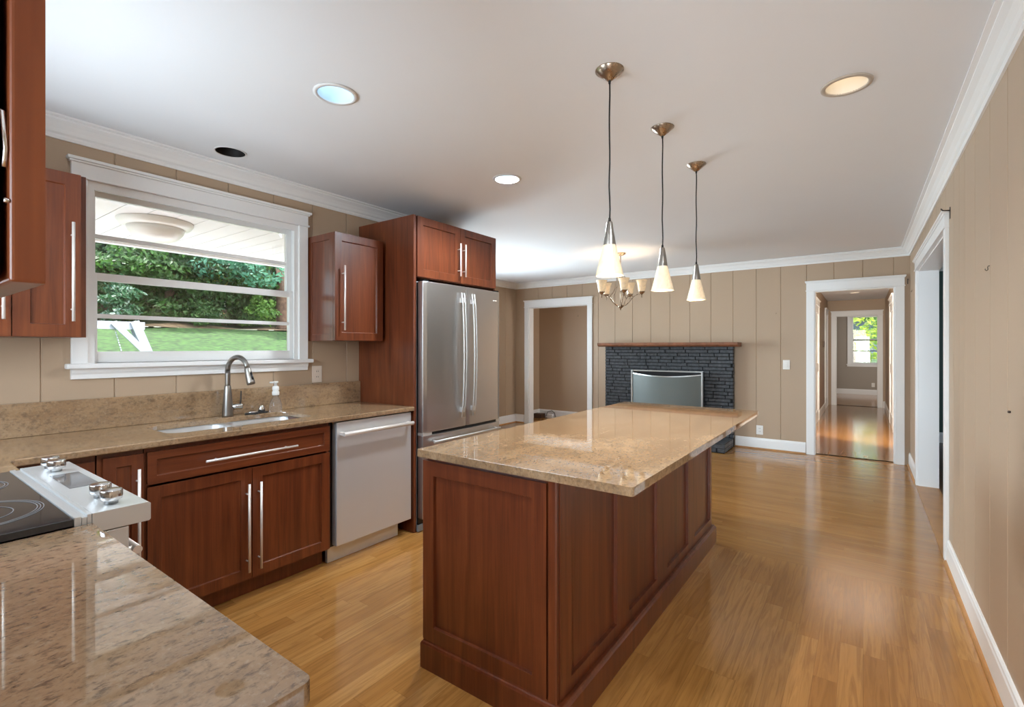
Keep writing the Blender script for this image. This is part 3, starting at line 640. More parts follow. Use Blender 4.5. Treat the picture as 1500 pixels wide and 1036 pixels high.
# ------------------------------------------------------------------ dishwasher
c = thing('dishwasher', 'stainless steel dishwasher with a bar handle beside the sink cabinet', 'dishwasher', (-2.9, 2.08, 0))
obj('tub', MB().box(XL+.03, FX-.05, 1.765, 2.395, .10, .88), M['black'], c)
obj('door', MB().box(FX-.045, FX+.005, 1.782, 2.388, .112, .876), M['dw'], c, .004, 3)
mb = MB().tube([(FX+.052, 1.80, .806), (FX+.052, 2.365, .806)], .0135, 14)
for y in (1.812, 2.353): mb.box(FX+.0045, FX+.05, y-.010, y+.010, .796, .815)
o = obj('handle', mb, M['bar'], c); o['label'] = 'pale bar handle'
obj('toe_kick', MB().box(FX-.085, FX-.06, 1.76, 2.32, .003, .105), M['steel_y'], c)

# ------------------------------------------------------------------ fridge enclosure and fridge
c = thing('refrigerator_cabinet', 'tall cherry side panel with a two-door cabinet above the refrigerator', 'cabinet', (-2.9, 2.9, 0))
obj('side_panel', MB().box(XL+.004, -2.618, 2.411, 2.434, .002, 2.300), CH, c, .0015)
obj('side_panel', MB().box(XL+.004, -2.64, 3.366, 3.388, .002, 2.300), CH, c, .0015)
obj('upper_box', MB().box(XL+.004, -2.64, 2.434, 3.366, 1.853, 2.295), CH, c)
for a, b, hy in ((2.447, 2.908, 2.880), (2.912, 3.374, 2.940)):
    d = obj('door', MB().panel_door((-2.639, a, 1.858), (0, 1, 0), (0, 0, 1), (1, 0, 0), b-a, .440, .02, .058), CH, c, .0015)
    bar_handle('door_handle', d, (-2.619, hy, 1.905), (-2.619, hy, 2.165), (1, 0, 0), inset=.045)
FY0, FY1, FXF = 2.447, 3.352, -2.545
c = thing('refrigerator', 'stainless french-door refrigerator with bottom freezer drawer', 'refrigerator', (-2.9, 2.9, 0))
obj('cabinet_body', MB().box(XL+.05, FXF-.085, FY0-.006, FY1+.006, .015, 1.822), M['fridge_side'], c, .004)
def curved_front(y0, y1, z0, z1, edge, bulge, back):
    """door front that bows slightly outward over the whole fridge width"""
    mb = MB(); n = 14; ym = (FY0+FY1)/2; hw = (FY1-FY0)/2; poly = []
    for i in range(n+1):
        y = y0+(y1-y0)*i/n; poly.append((FXF-edge+bulge*(1-((y-ym)/hw)**2), y))
    e = .006
    poly[0] = (poly[0][0]-e, poly[0][1]); poly[-1] = (poly[-1][0]-e, poly[-1][1])
    poly += [(back, y1), (back, y0)]
    mb.prism(poly, z0, z1, 'xy')
    for j in range(len(mb.sm)): mb.sm[j] = False
    return mb
FYM = (FY0+FY1)/2
for a, b, hy, nm in ((FY0, FYM-.002, FYM-.062, 0), (FYM+.002, FY1, FYM+.062, 1)):
    d = obj('door', curved_front(a, b, .722, 1.818, .012, .014, FXF-.07), M['steel'], c, .004, 2)
    mb = MB(); xb = FXF-.001
    for s_ in (-1, 1):
        yy = hy+s_*.014
        mb.tube([(xb+.020, yy, .795), (xb+.032, yy, .88), (xb+.042, yy, 1.05), (xb+.047, yy, 1.28), (xb+.042, yy, 1.51), (xb+.032, yy, 1.68), (xb+.020, yy, 1.765)], .0055, 8)
    for z in (.855, 1.705): mb.box(xb-.002, xb+.03, hy-.016, hy+.016, z-.018, z+.018)
    h = obj('door_handle', mb, M['steel_y'], d); h['label'] = 'double curved steel handle'
    obj('hinge_cap', MB().box(FXF-.065, FXF-.02, (a+.01 if nm == 0 else b-.06), (a+.06 if nm == 0 else b-.01), 1.8185, 1.83), M['black'], d)
obj('drawer', curved_front(FY0, FY1, .10, .700, .012, .014, FXF-.07), M['steel'], c, .004, 2)
dr = c.children[-1]
mb = MB().tube([(FXF+.038, FY0+.06, .655), (FXF+.040, FYM, .655), (FXF+.038, FY1-.06, .655)], .009, 10)
for y in (FY0+.09, FY1-.09): mb.tube([(FXF-.004, y, .655), (FXF+.038, y, .655)], .008, 8)
obj('drawer_handle', mb, M['steel_y'], dr)
obj('gasket', MB().box(FXF-.084, FXF-.0705, FY0+.004, FY1-.004, .05, 1.815).box(FXF-.07, FXF-.02, FY0+.09, FY1-.05, .7005, .7215), M['black'], c)
obj('base_grille', MB().box(FXF-.0845, FXF-.06, FY0-.006, FY1+.006, .004, .049), M['fridge_side'], c)
obj('hinge_plate', MB().box(FXF-.07, FXF-.012, FY0, FY0+.085, .7003, .7205), M['steel_y'], c); obj('hinge_plate', MB().box(FXF-.07, FXF-.014, FY1-.05, FY1, .7003, .7205), M['steel_y'], c)
obj('badge', MB().box(FXF-.008, FXF-.0035, FY1-.10, FY1-.055, 1.735, 1.742), M['plate'], c)

# ------------------------------------------------------------------ wall cabinets
def wall_cabinet(name, label, y0, y1, z0, z1, doors, end_panel=None):
    c = thing(name, label, 'cabinet', (XL+.17, (y0+y1)/2, z0))
    obj('cabinet_box', MB().box(XL+.003, -2.942, y0, y1, z0, z1), CH, c, .001)
    for a, b, hy in doors:
        d = obj('door', MB().panel_door((-2.941, a, z0+.002), (0, 1, 0), (0, 0, 1), (1, 0, 0), b-a, z1-z0-.004, .021, .055), CH, c, .0015)
        if hy: bar_handle('door_handle', d, (-2.92, hy, z0+.072), (-2.92, hy, z0+.520), (1, 0, 0))
    if end_panel == 'near':
        obj('end_panel', MB().panel_door((XL+.004, y0-.001, z0), (1, 0, 0), (0, 0, 1), (0, -1, 0), .300, z1-z0, .012, .045, .007), CH, c, .001)
    return c
wall_cabinet('wall_cabinet', 'cherry wall cabinet left of the kitchen window, two doors with bar handles', -.06, .668, 1.386, 2.135, [(.125, .418, .392), (.422, .645, .612)])
wall_cabinet('wall_cabinet', 'single-door cherry wall cabinet between window and refrigerator', 1.990, 2.385, 1.386, 2.135, [(1.972, 2.380, 2.028)], 'near')
# near wall cabinet, seen end-on at the left edge of the view
c = thing('wall_cabinet', 'near cherry wall cabinet with door hinge showing, seen end-on above the peninsula', 'cabinet', (-.9, -.1, 1.385))
obj('cabinet_box', MB().box(-1.50, -.476, YB+.003, .0615, 1.386, 2.14), CH, c, .001)
for i in range(2):
    a = -.470-.512*i
    d = obj('door', MB().panel_door((a, .0665, 1.385), (-1, 0, 0), (0, 0, 1), (0, 1, 0), .508, .755, .018, .058), CH, c, .0025, 3)
    if i == 0:
        for z in (1.475, 2.05):
            obj('hinge', MB().tube([(a-.012, .0605, z+.03), (a-.003, .0638, z+.025), (a-.002, .065, z), (a-.004, .0645, z-.012)], .0013, 8).tube([(a-.002, .064, z-.035), (a-.002, .0668, z-.035)], .0018, 8), M['chrome'], d)

# ------------------------------------------------------------------ range
c = thing('slide_in_range', 'stainless slide-in electric range with black glass cooktop and front knobs', 'range', (-1.9, .1, 0))
RX0, RX1 = -2.277, -1.517
obj('oven_body', MB().box(RX0+.003, RX1-.003, YB+.01, .352, .06, .905), M['steel'], c)
g = obj('cooktop_glass', MB().box(RX0+.004, RX1-.001, YB+.005, .322, .9145, .932), M['glass_black'], c, .002)
def ring(cx, cy, r, w): return MB().lathe([(r-w, 0), (r, 0), (r, .0004), (r-w, .0004), (r-w, 0)], (cx, cy, .9325), 64, smooth=False, caps=False)
for cx, cy, rs in ((-1.735, .168, (.085, .128, .134, .140)), (-2.08, .19, (.095, .102)), (-2.06, -.10, (.075,)), (-1.72, -.12, (.075,))):
    mb = MB()
    for r in rs:
        q = ring(cx, cy, r, .0022); mb.add(q.v, q.f)
    obj('burner_ring', mb, M['ring'], g)
obj('trim_strip', MB().box(RX0+.002, RX1-.001, .3225, .336, .90, .9345).box(RX0+.002, RX1-.001, .3365, .346, .90, .931).box(RX0+.002, RX1-.001, .3465, .3555, .90, .9365), M['steel_y'], c, .0015)
p = obj('control_panel', MB().prism([(.356, .888), (.472, .886), (.476, .890), (.476, .931), (.470, .936), (.356, .936)], RX0, RX1, 'yz'), M['steel_y'], c, .001)
obj('display', MB().box(-2.062, -1.835, .380, .449, .9362, .9372), M['display'], p)
for kx in (-2.205, -2.125, -1.665, -1.575):
    o = obj('knob', MB().lathe([(.0145, 0), (.0145, .008), (.0225, .012), (.0235, .020), (.0235, .034), (.0215, .037), (.0, .037)], (kx, .408, .9363), 28), M['chrome'], p)
od = obj('oven_door', MB().box(RX0+.006, RX1-.03, .3535, .412, .20, .860), M['black'], c, .003)
obj('door_edge', MB().box(RX1-.0295, RX1-.004, .3535, .430, .16, .884), M['steel_y'], c, .002)
mb = MB().tube([(RX0+.05, .462, .80), (RX1-.05, .462, .80)], .011, 12)
for x in (RX0+.07, RX1-.07): mb.tube([(x, .411, .80), (x, .462, .80)], .009, 8)
obj('oven_handle', mb, M['bar'], od)
obj('lower_drawer', MB().box(RX0+.006, RX1-.006, .3535, .408, .03, .155), M['steel_y'], c, .003)
obj('foot', MB().box(RX0+.02, RX1-.02, YB+.05, .33, .001, .0595), M['black'], c)

# ------------------------------------------------------------------ island
IX0, IX1, IY0, IY1 = -1.494, -.842, 1.452, 3.500
c = thing('kitchen_island', 'long cherry kitchen island with panelled sides under a granite slab', 'kitchen island', (-1.17, 2.5, 0))
obj('body', MB().box(IX0, IX1-.02, IY0+.002, IY1, .10, .882), CH, c)
obj('end_panel', MB().panel_door((-1.498, IY0+.001, .119), (1, 0, 0), (0, 0, 1), (0, -1, 0), .608, .748, .022, .060, .014, .0012), CH, c, .0015)
cuts = [(1.526-1.446, 1.922-1.446, .048, .70), (2.055-1.446, 2.412-1.446, .048, .70), (2.575-1.446, 2.952-1.446, .048, .70), (3.088-1.446, 3.463-1.446, .048, .70)]
obj('side_panel', MB().panel_door((IX1-.0195, 1.446, .119), (0, 1, 0), (0, 0, 1), (1, 0, 0), IY1-1.446, .76, .0195, cuts=cuts, rec=.015, cham=.0008), CH, c, .001)
obj('corner_post', MB().box(-.882, -.846, 1.431, 1.4455, .119, .882).prism([(-.882, 1.431), (-.876, 1.427), (-.852, 1.427), (-.846, 1.431)], .119, .882, 'xy'), CH, c, .001)
obj('far_panel', MB().panel_door((IX1-.02, IY1, .119), (-1, 0, 0), (0, 0, 1), (0, 1, 0), IX1-.02-IX0, .748, .02, .06), CH, c)
mp = [(0, 0), (.024, 0), (.024, .100), (.020, .108), (.016, .112), (.014, .118), (0, .118)]
obj('base_moulding', MB().sweep([(-1.481, 1.446), (-1.481, 3.506), (-.842, 3.506), (-.842, 1.446)][::-1], [(-d_, z) for d_, z in mp], True), CH, c)

# ------------------------------------------------------------------ pendants
PEND = [((-.844, 1.850), 'pendant lamp nearest the camera, frosted cone shade over the near end of the island', 0), ((-.842, 2.494), 'middle pendant lamp of the row over the island', 0), ((-.841, 3.120), 'farthest pendant lamp of the row over the island', 0)]
def make_pendant(x, y):
    r = thing('pendant_light', 'x', 'pendant lamp', (x, y, 1.63), 'pendant lamps in a row over the island')
    obj('canopy', MB().lathe([(.0585, 0), (.058, -.003), (.009, -.043), (.0, -.043)], (x, y, ZC-.0005), 40), M['bronze'], r)
    mb = MB().tube([(x, y, 2.447), (x, y, 2.425)], [.006, .005], 10)
    pts = [(x+.0015*math.sin(i*1.3), y+.0015*math.cos(i*1.7), 2.43-(2.43-1.86)*i/12) for i in range(13)]
    mb.tube(pts, .0034, 8).tube([(x, y, 1.872), (x, y, 1.852)], [.005, .007], 10)
    obj('cord', mb, M['cord'], r)
    obj('socket_cap', MB().lathe([(.0, 1.858), (.0095, 1.857), (.012, 1.853), (.0255, 1.764), (.0265, 1.757)], (x, y, 0), 32, caps=False), M['nickel'], r)
    obj('shade', MB().lathe([(.0262, 1.760), (.030, 1.742), (.056, 1.638), (.0575, 1.634), (.0548, 1.634), (.0275, 1.742), (.024, 1.756)], (x, y, 0), 36, caps=False), M['shade'], r)
    obj('bulb', MB().lathe([(.0, 1.752), (.008, 1.75), (.010, 1.735), (.016, 1.715), (.014, 1.70), (.0, 1.692)], (x, y, 0), 16), M['bulb_warm'], r)
    return r
for (x, y), lab, _ in PEND:
    r = make_pendant(x, y) if PEND[0][0] == (x, y) else copy_tree(first)
    if PEND[0][0] == (x, y): first = r
    r.location = (x, y, 1.63); r['label'] = lab
    light('pendant_glow', 'POINT', (x, y, 1.675), 8.0, (1, .85, .64), shadow_soft_size=.02)

# ------------------------------------------------------------------ chandelier
hx, hy = -2.375, 5.521
c = thing('chandelier', 'five-arm nickel chandelier with amber bell shades in the dining area', 'chandelier', (hx, hy, 1.79))
obj('canopy', MB().lathe([(.062, 0), (.060, -.012), (.03, -.028), (.010, -.034), (.0, -.034)], (hx, hy, ZC-.0005), 32), M['bronze'], c)
obj('stem', MB().tube([(hx, hy, 2.45), (hx, hy, 2.20)], .006, 10).lathe([(.0, 0), (.018, .005), (.022, .02), (.014, .035), (.0, .04)], (hx, hy, 2.165), 20).tube([(hx, hy, 2.17), (hx, hy, 1.84)], .005, 10), M['bronze'], c)
obj('hub', MB().lathe([(.0, -.040), (.007, -.038), (.007, -.018), (.022, -.012), (.032, .006), (.026, .024), (.010, .032), (.0, .034)], (hx, hy, 1.83), 24), M['bronze'], c)
RC = .248
for i, th in enumerate((-22, -94, -166, 122, 50)):
    a = math.radians(th)+YAW; D = Vector((math.cos(a), math.sin(a), 0)); P = lambda r, z: Vector((hx, hy, 0))+D*r+Vector((0, 0, z))
    arm = obj('arm', MB().tube([P(.02, 1.835), P(.06, 1.85), P(.10, 1.885), (P(.15, 1.945)), P(.20, 1.975), P(RC-.02, 1.973), P(RC, 1.985)], .0058, 8)
              .tube([P(.016, 2.185), P(.04, 2.20), P(.055, 2.185), P(.05, 2.15), P(.062, 2.08), P(.095, 2.01), P(.135, 1.955), P(.15, 1.945)], .0045, 8), M['bronze'], c)
    q = P(RC, 0)
    obj('cup', MB().lathe([(.0, 1.932), (.005, 1.934), (.005, 1.968), (.012, 1.975), (.040, 2.000), (.042, 2.006), (.0, 2.006)], (q.x, q.y, 0), 24), M['bronze'], arm)
    obj('bell_shade', MB().lathe([(.036, 2.0065), (.042, 2.03), (.046, 2.06), (.052, 2.10), (.066, 2.138), (.070, 2.142), (.066, 2.142), (.049, 2.10), (.043, 2.06), (.039, 2.03), (.033, 2.0085)], (q.x, q.y, 0), 28, caps=False), M['shade2'], arm)
    light('chandelier_glow', 'POINT', (q.x, q.y, 2.06), 1.6, (1, .82, .60), shadow_soft_size=.02)

# ------------------------------------------------------------------ recessed lights
def can(i, x, y, z, label, trim, baf, bulb, lamp, lit, off=.002):
    c = thing('recessed_light', label, 'recessed light', (x, y, z), 'recessed lights in the kitchen ceiling' if z > 2.45 else None)
    if trim: obj('trim_ring', MB().lathe([(.077, -.0005), (.096, -.0005), (.095, -.005), (.079, -.007), (.077, -.004), (.077, -.0005)], (x, y, z), 48, caps=False), trim, c)
    obj('can_housing', MB().lathe([(.0772, -.004), (.0765, .02), (.070, .07), (.062, .125), (.0, .125)] if trim else [(.0772, 0), (.0772, .16), (.0, .16)], (x, y, z), 40, caps=False), baf, c)
    if bulb: obj('bulb', MB().lathe([(.0, .098), (.030, .099), (.036, .104), (.036, .112), (.02, .12), (.0, .124)], (x, y, z), 32), bulb, c)
    if not trim: obj('rim', MB().lathe([(.0765, -.0005), (.084, -.0005), (.083, -.003), (.0765, -.003), (.0765, -.0005)], (x, y, z), 40, caps=False), M['trim_white'], c)
    if lit > 1: light('can_lamp', 'SPOT', (x, y, z+.012), lit, lamp, rot=(0, 0, 0), shadow_soft_size=.072, spot_size=math.radians(160), spot_blend=.5)
    elif lit: light('can_lamp', 'POINT', (x, y, z+.06), lit, lamp, shadow_soft_size=.03)
    return c
CO, WA = (.78, .90, 1.0), (.90, .94, 1.0)
CO, WA = (.72, .88, 1.0), (1, .86, .66)
can(0, *CANS[0], ZC, 'glowing bluish-white recessed ceiling light between window and pendants', M['trim_white'], M['baffle'], M['bulb_cool'], CO, .045)
can(1, *CANS[1], ZC, 'empty black recessed can opening in the ceiling close to the window', None, M['gap'], None, None, 0)
can(2, *CANS[2], ZC, 'bluish-white recessed ceiling light in front of the refrigerator', M['trim_white'], M['baffle'], M['bulb_cool'], (.84, .93, 1.0), 85)
can(3, *CANS[3], ZC, 'warm tan recessed ceiling light near the right wall', M['trim_tan'], M['baffle_warm'], M['bulb_warm'], (1, .92, .80), .04)
can(5, *CANS[4], ZC, 'unseen recessed ceiling light added above the near aisle for fill', M['trim_white'], M['baffle'], M['bulb_cool'], (.84, .93, 1.0), 34)  # added lamp out of view, brightens the near kitchen
can(6, -1.0, .45, ZC, 'unseen recessed ceiling light added above the peninsula for fill', M['trim_white'], M['baffle'], M['bulb_cool'], (.84, .93, 1.0), 32)  # added lamp out of view, brightens the cabinet fronts
can(4, -.13, 11.67, HZ, 'recessed light in the hallway ceiling', M['trim_white'], M['baffle_warm'], M['bulb_warm'], (1, .88, .68), .05)

# ------------------------------------------------------------------ fireplace
c = thing('fireplace', 'black painted brick fireplace with raised hearth and brown wood mantel', 'fireplace', (-2.33, 7.0, 0))
BX0, BX1, BY, BT = -3.262, -1.410, 6.992, 1.348
FB0, FB1, FBT = -2.74, -1.84, .86
random.seed(4)
mb = MB()
for q in ((BX0, FB0, .0, BT), (FB1, BX1, .0, BT), (FB0, FB1, FBT, BT)): mb.box(q[0]+.003, q[1]-.003 if q[1] == BX1 else q[1], BY+.010, YF-.002, q[2]+.002, q[3])
mb.box(FB0, FB1, YF-.01, YF-.002, .0, FBT)
mm = len(mb.f)
ch_, row = .0475, 0
z = .125
while z < BT-.02:
    off = random.uniform(-.25, 0); x = BX0+(off if row % 2 else off-.12)
    while x < BX1:
        L = random.choice((.155, .29, .29, .30, .19)); a, b = max(x, BX0), min(x+L-.012, BX1)
        if b-a > .03:
            segs = [(a, b)]
            if z+ch_ > .12 and z < FBT:
                segs = [(p, q) for p, q in ((a, min(b, FB0)), (max(a, FB1), b)) if q-p > .02]
            for p, q in segs:
                k = random.uniform(0, .006); mb.box(p, q, BY-.002+k, BY+.02, z, z+ch_-.0095, 1)
        x += L
    # side return bricks
    mb.box(BX1-.004, BX1+random.uniform(.0, .004), BY+.012, YF-.012, z, z+ch_-.0095, 1)
    mb.box(BX0-random.uniform(.0, .004), BX0+.004, BY+.012, YF-.012, z, z+ch_-.0095, 1)
    z += ch_; row += 1
o = obj('brick_surround', mb, [M['mortar'], M['brick']], c, .0025, 1)
mb = MB().box(BX0-.03, BX1+.0, 6.50, BY-.004, .002, .115, 0)
for r in range(2):
    x = BX0-.03+(.1 if r else 0)
    while x < BX1-.05:
        b = min(x+.29, BX1); mb.box(x, b-.008, 6.494, 6.51, .012+r*.052, .057+r*.052, 1); x += .30
    y = 6.50
    while y < BY-.06: mb.box(BX1-.01, BX1+.005, y, min(y+.19, BY-.005), .012+r*.052, .057+r*.052, 1); y += .2
x = BX0-.03
while x < BX1-.02:
    mb.box(x, min(x+.19, BX1), 6.50, 6.74, .115, .122, 1); mb.box(x, min(x+.19, BX1), 6.748, BY-.005, .115, .122, 1); x += .198
obj('hearth', mb, [M['mortar'], M['brick']], c, .002, 1)
obj('mantel_shelf', MB().prism([(YF-.002, BT+.002), (6.88, BT+.002), (6.845, BT+.016), (6.835, BT+.030), (6.835, BT+.060), (YF-.002, BT+.060)], -3.325, -1.322, 'yz'), M['mantel'], c, .002)
mb = MB().box(FB0, FB1, YF-.010, YF-.006, .12, FBT)
obj('firebox', mb, M['soot'], c)
# screen: bowed sheet with frame
c = thing('fireplace_screen', 'bowed grey mesh fireplace screen with a silver frame on the hearth', 'fireplace screen', (-2.28, 6.85, .122))
SX0, SX1, SZ0, SZ1 = -2.785, -1.782, .124, 1.005
def bow(x): u = (x-(SX0+SX1)/2)/((SX1-SX0)/2); return 6.90-.11*(1-u*u)
N = 24; xs = [SX0+(SX1-SX0)*i/N for i in range(N+1)]
def strip(z0, z1, t0, t1):
    poly = [(x, bow(x)-t0) for x in xs]+[(x, bow(x)+t1) for x in reversed(xs)]; return MB().prism(poly, z0, z1, 'xy')
def top_curve(x): u = (x-(SX0+SX1)/2)/((SX1-SX0)/2); return SZ1-.036-.034*(1-u*u)
def sheet(za, zb, t0, t1, mb):
    """bowed sheet whose lower and upper edges are functions of x"""
    vs = []
    for x in xs: vs += [(x, bow(x)-t0, za(x)), (x, bow(x)+t1, za(x)), (x, bow(x)+t1, zb(x)), (x, bow(x)-t0, zb(x))]
    fs = [(4*i+q, 4*i+4+q, 4*i+4+(q+1) % 4, 4*i+(q+1) % 4) for i in range(N) for q in range(4)]+[(0, 1, 2, 3), (4*N+3, 4*N+2, 4*N+1, 4*N)]
    return mb.add(vs, fs)
obj('mesh_panel', sheet(lambda x: SZ0+.021, lambda x: top_curve(x)-.016, 0, .002, MB()), M['mesh'], c)
mb = sheet(lambda x: top_curve(x)-.0155, top_curve, .006, .004, MB()); sheet(lambda x: SZ0, lambda x: SZ0+.02, .006, .004, mb)
mb.box(SX0-.012, SX0+.010, 6.885, 6.929, SZ0, SZ1).box(SX1-.010, SX1+.012, 6.885, 6.929, SZ0, SZ1).box(SX0-.0125, SX1+.0125, 6.917, 6.930, SZ1-.016, SZ1+.002)
obj('screen_frame', mb, M['screen'], c, .001)
obj('dark_slot_backing', MB().box(SX0+.010, SX1-.010, 6.931, 6.934, SZ0+.01, SZ1-.017), M['black'], c)  # black sheet added so the open slot under the top bar stays dark

# ------------------------------------------------------------------ plates, hooks, small things
def plate(name, label, cat, loc, n, slots, mat, w=.072, h=.116):
    """wall plate at loc facing n; slots: 'outlet' or 'rocker'"""
    n = Vector(n); U = Vector((0, 0, 1)).cross(n); loc = Vector(loc); c = thing(name, label, cat, loc)
    def bx(u0, u1, z0, z1, d0, d1):
        mb = MB(); P = lambda u, z, d: loc+U*u+Vector((0, 0, z))+n*d
        vs = [P(u, z, d) for d in (d0, d1) for u, z in ((u0, z0), (u1, z0), (u1, z1), (u0, z1))]
        return mb.add(vs, [(3, 2, 1, 0), (4, 5, 6, 7), (0, 1, 5, 4), (1, 2, 6, 5), (2, 3, 7, 6), (3, 0, 4, 7)])
    obj('cover_plate', bx(-w/2, w/2, -h/2, h/2, .0003, .006), mat, c, .002)
    if slots == 'rocker': obj('rocker', bx(-.016, .016, -.033, .033, .0061, .010), mat, c, .002)
    else:
        for z in (-.02, .02):
            f_ = obj('socket', bx(-.016, .016, z-.014, z+.014, .0061, .0085), mat, c, .003)
            mb = bx(-.008, -.005, z-.004, z+.006, .0086, .0090); q = bx(.005, .008, z-.004, z+.006, .0086, .0090); mb.add(q.v, q.f); obj('slot', mb, M['dark'], f_)
    return c
plate('light_switch', 'white light switch on the far wall left of the hallway opening', 'light switch', (-.795, YF, 1.117), (0, -1, 0), 'rocker', M['plate'], .078, .12)
plate('wall_outlet', 'white wall outlet low on the far wall right of the fireplace', 'outlet', (-1.103, YF, .25), (0, -1, 0), 'outlet', M['plate'], .08, .12)
plate('wall_outlet', 'almond wall outlet between the kitchen window and the refrigerator panel', 'outlet', (XL, 2.046, 1.143), (1, 0, 0), 'outlet', M['almond'], .078, .122)
plate('wall_outlet', 'small outlet under the bedroom window at the end of the hallway', 'outlet', (.235, 17.0, .28), (0, -1, 0), 'outlet', M['plate'])
def hook(loc, n, label, s=1.0):
    n = Vector(n); L = Vector(loc); Z = Vector((0, 0, 1))
    o = obj('wall_hook', MB().tube([L+n*.0005+Z*.016*s, L+n*.010*s+Z*.017*s, L+n*.014*s+Z*.008*s, L+n*.012*s-Z*.012*s, L+n*.020*s-Z*.020*s, L+n*.028*s-Z*.012*s, L+n*.027*s-Z*.002*s], .0026*s, 8).lathe([(.006*s, 0), (.005*s, .003)], (L.x, L.y, L.z), 10, axis='x' if abs(n.x) > .5 else 'y'), M['dark'], None, base=loc)
    tag(o, label, 'hook'); return o
hook((XR, 2.84, 1.675), (-1, 0, 0), 'dark metal hook on the near part of the right wall', .55)
hook((XR, 6.78, 1.95), (-1, 0, 0), 'tiny dark hook on the right wall between the two openings', .5)
hook((-4.25, 7.95, 1.92), (0, -1, 0), 'small hook on the wall inside the left doorway', .6)
hook((-.91, YF, 1.78), (0, -1, 0), 'tiny hook on the far wall above the light switch', .45)
o = obj('wall_nub', MB().lathe([(.004, 0), (.005, -.005), (.003, -.008), (.0, -.008)], (XR, 2.49, 1.105), 12, axis='x'), M['dark'], None, base=(XR, 2.49, 1.105)); tag(o, 'small dark peg stub on the right wall below the hook', 'peg')
def bracket(loc, label):
    x, y, z = loc
    o = obj('curtain_bracket', MB().box(x-.004, x-.0005, y-.008, y+.008, z-.035, z+.035).tube([(x-.002, y, z+.015), (x-.035, y, z+.02), (x-.045, y, z+.032)], .004, 8), M['dark'], None, base=loc); tag(o, label, 'bracket')
bracket((XR, 3.985, 2.165), 'dark curtain bracket at the near end of the right opening')
o = obj('curtain_bracket', MB().box(.409, .417, YF-.004, YF-.0005, 2.06, 2.12).tube([(.413, YF-.002, 2.10), (.413, YF-.03, 2.104), (.413, YF-.036, 2.116)], .004, 8), M['dark'], None, base=(.413, YF, 2.1)); tag(o, 'dark curtain bracket at the upper right corner of the hallway opening', 'bracket')
o = obj('doorbell_box', MB().box(-.67, -.645, 11.85, 11.99, 1.35, 1.47), M['brownbox'], None, .003, base=(-.67, 11.9, 1.4)); tag(o, 'small dark thermostat box on the left hallway wall', 'thermostat')
c = thing('power_adapter', 'white power adapter with a looping cable on the floor inside the left doorway', 'adapter', (-4.75, 7.85, 0))
obj('adapter_body', MB().box(-4.85, -4.74, 7.83, 7.89, .001, .075), M['adapter'], c, .006)
obj('cable', MB().tube([(-4.86, 7.87, .05), (-4.90, 7.86, .03), (-4.87, 7.90, .115), (-4.79, 7.91, .135), (-4.72, 7.89, .10), (-4.68, 7.86, .02), (-4.60, 7.80, .008), (-4.5, 7.82, .008)], .006, 8), M['cord'], c)
o = obj('floor_vent_box', MB().box(-5.08, -4.90, 7.72, 7.85, .001, .085), M['brownbox'], None, .004, base=(-5, 7.8, 0)); tag(o, 'low brown metal box on the floor beside the left door jamb', 'box')

# ------------------------------------------------------------------ outdoors beyond the kitchen window
mb = MB(); y = -2.0
while y < 3.3: mb.box(-5.80, XL-.16, y, y+.172, 2.372, 2.388); y += .178
mb.box(-5.8, XL-.16, -2.0, 3.35, 2.385, 2.40)
struct('porch_ceiling', mb, M['porch'], 'white board ceiling of the porch outside the kitchen window')['kind'] = 'structure'
struct('porch_beam', MB().box(-5.88, -5.80, -2.2, 3.36, 2.335, 2.60), M['porch'], 'white fascia of the porch roof')
c = thing('porch_light', 'round white dome light under the porch ceiling', 'porch light', (-4.70, 1.51, 2.372))
obj('base_ring', MB().lathe([(.26, -.0005), (.262, -.012), (.24, -.045), (.205, -.055)], (-4.70, 1.51, 2.372), 48), M['lamp_dome'], c)
obj('dome', MB().lathe([(.20, -.0555), (.185, -.095), (.15, -.135), (.09, -.16), (.0, -.168)], (-4.70, 1.51, 2.372), 48), M['lamp_dome'], c)
struct('bounce_patio', MB().box(-11.2, XL-.15, -4, 9, -.36, -.30), M['bounce_patio'], 'unseen pale concrete slab added to bounce light to the porch ceiling')  # added below the view as a reflector for the porch ceiling
def ground_z(x): return -.35+max(0, -x-8)*.155
mb = MB(); X = [-3.5, -8, -12, -16, -20, -24.5]
for a, b in zip(X[:-1], X[1:]): mb.add([(a, -12, ground_z(a)), (a, 30, ground_z(a)), (b, 30, ground_z(b)), (b, -12, ground_z(b))], [(0, 1, 2, 3)])
tag(obj('lawn', mb, M['lawn']), 'sunny green lawn rising behind the house', 'lawn', kind='stuff')
random.seed(9); np.random.seed(9)
mb = MB(); ys = [-12+1.5*i for i in range(30)]; xs_ = [-24.4, -26, -29, -34, -42, -60]; zz = {}
for i, x in enumerate(xs_):
    for j, y in enumerate(ys): zz[i, j] = (x+(.5*math.sin(y*1.1) if i == 0 else 0), y, [2.21, 2.4, 2.9, 5, 11, 24][i]+(.1*math.sin(y*3) if i else 0))
vs = [zz[i, j] for i in range(len(xs_)) for j in range(len(ys))]; n = len(ys)
mb.add(vs, [(i*n+j, i*n+j+1, (i+1)*n+j+1, (i+1)*n+j) for i in range(len(xs_)-1) for j in range(n-1)], 0)
for j in range(len(mb.mi)): mb.mi[j] = 0 if j < (n-1) else 1
struct('hill', mb, [M['litter'], M['hill']], 'leaf-littered wooded slope behind the lawn')
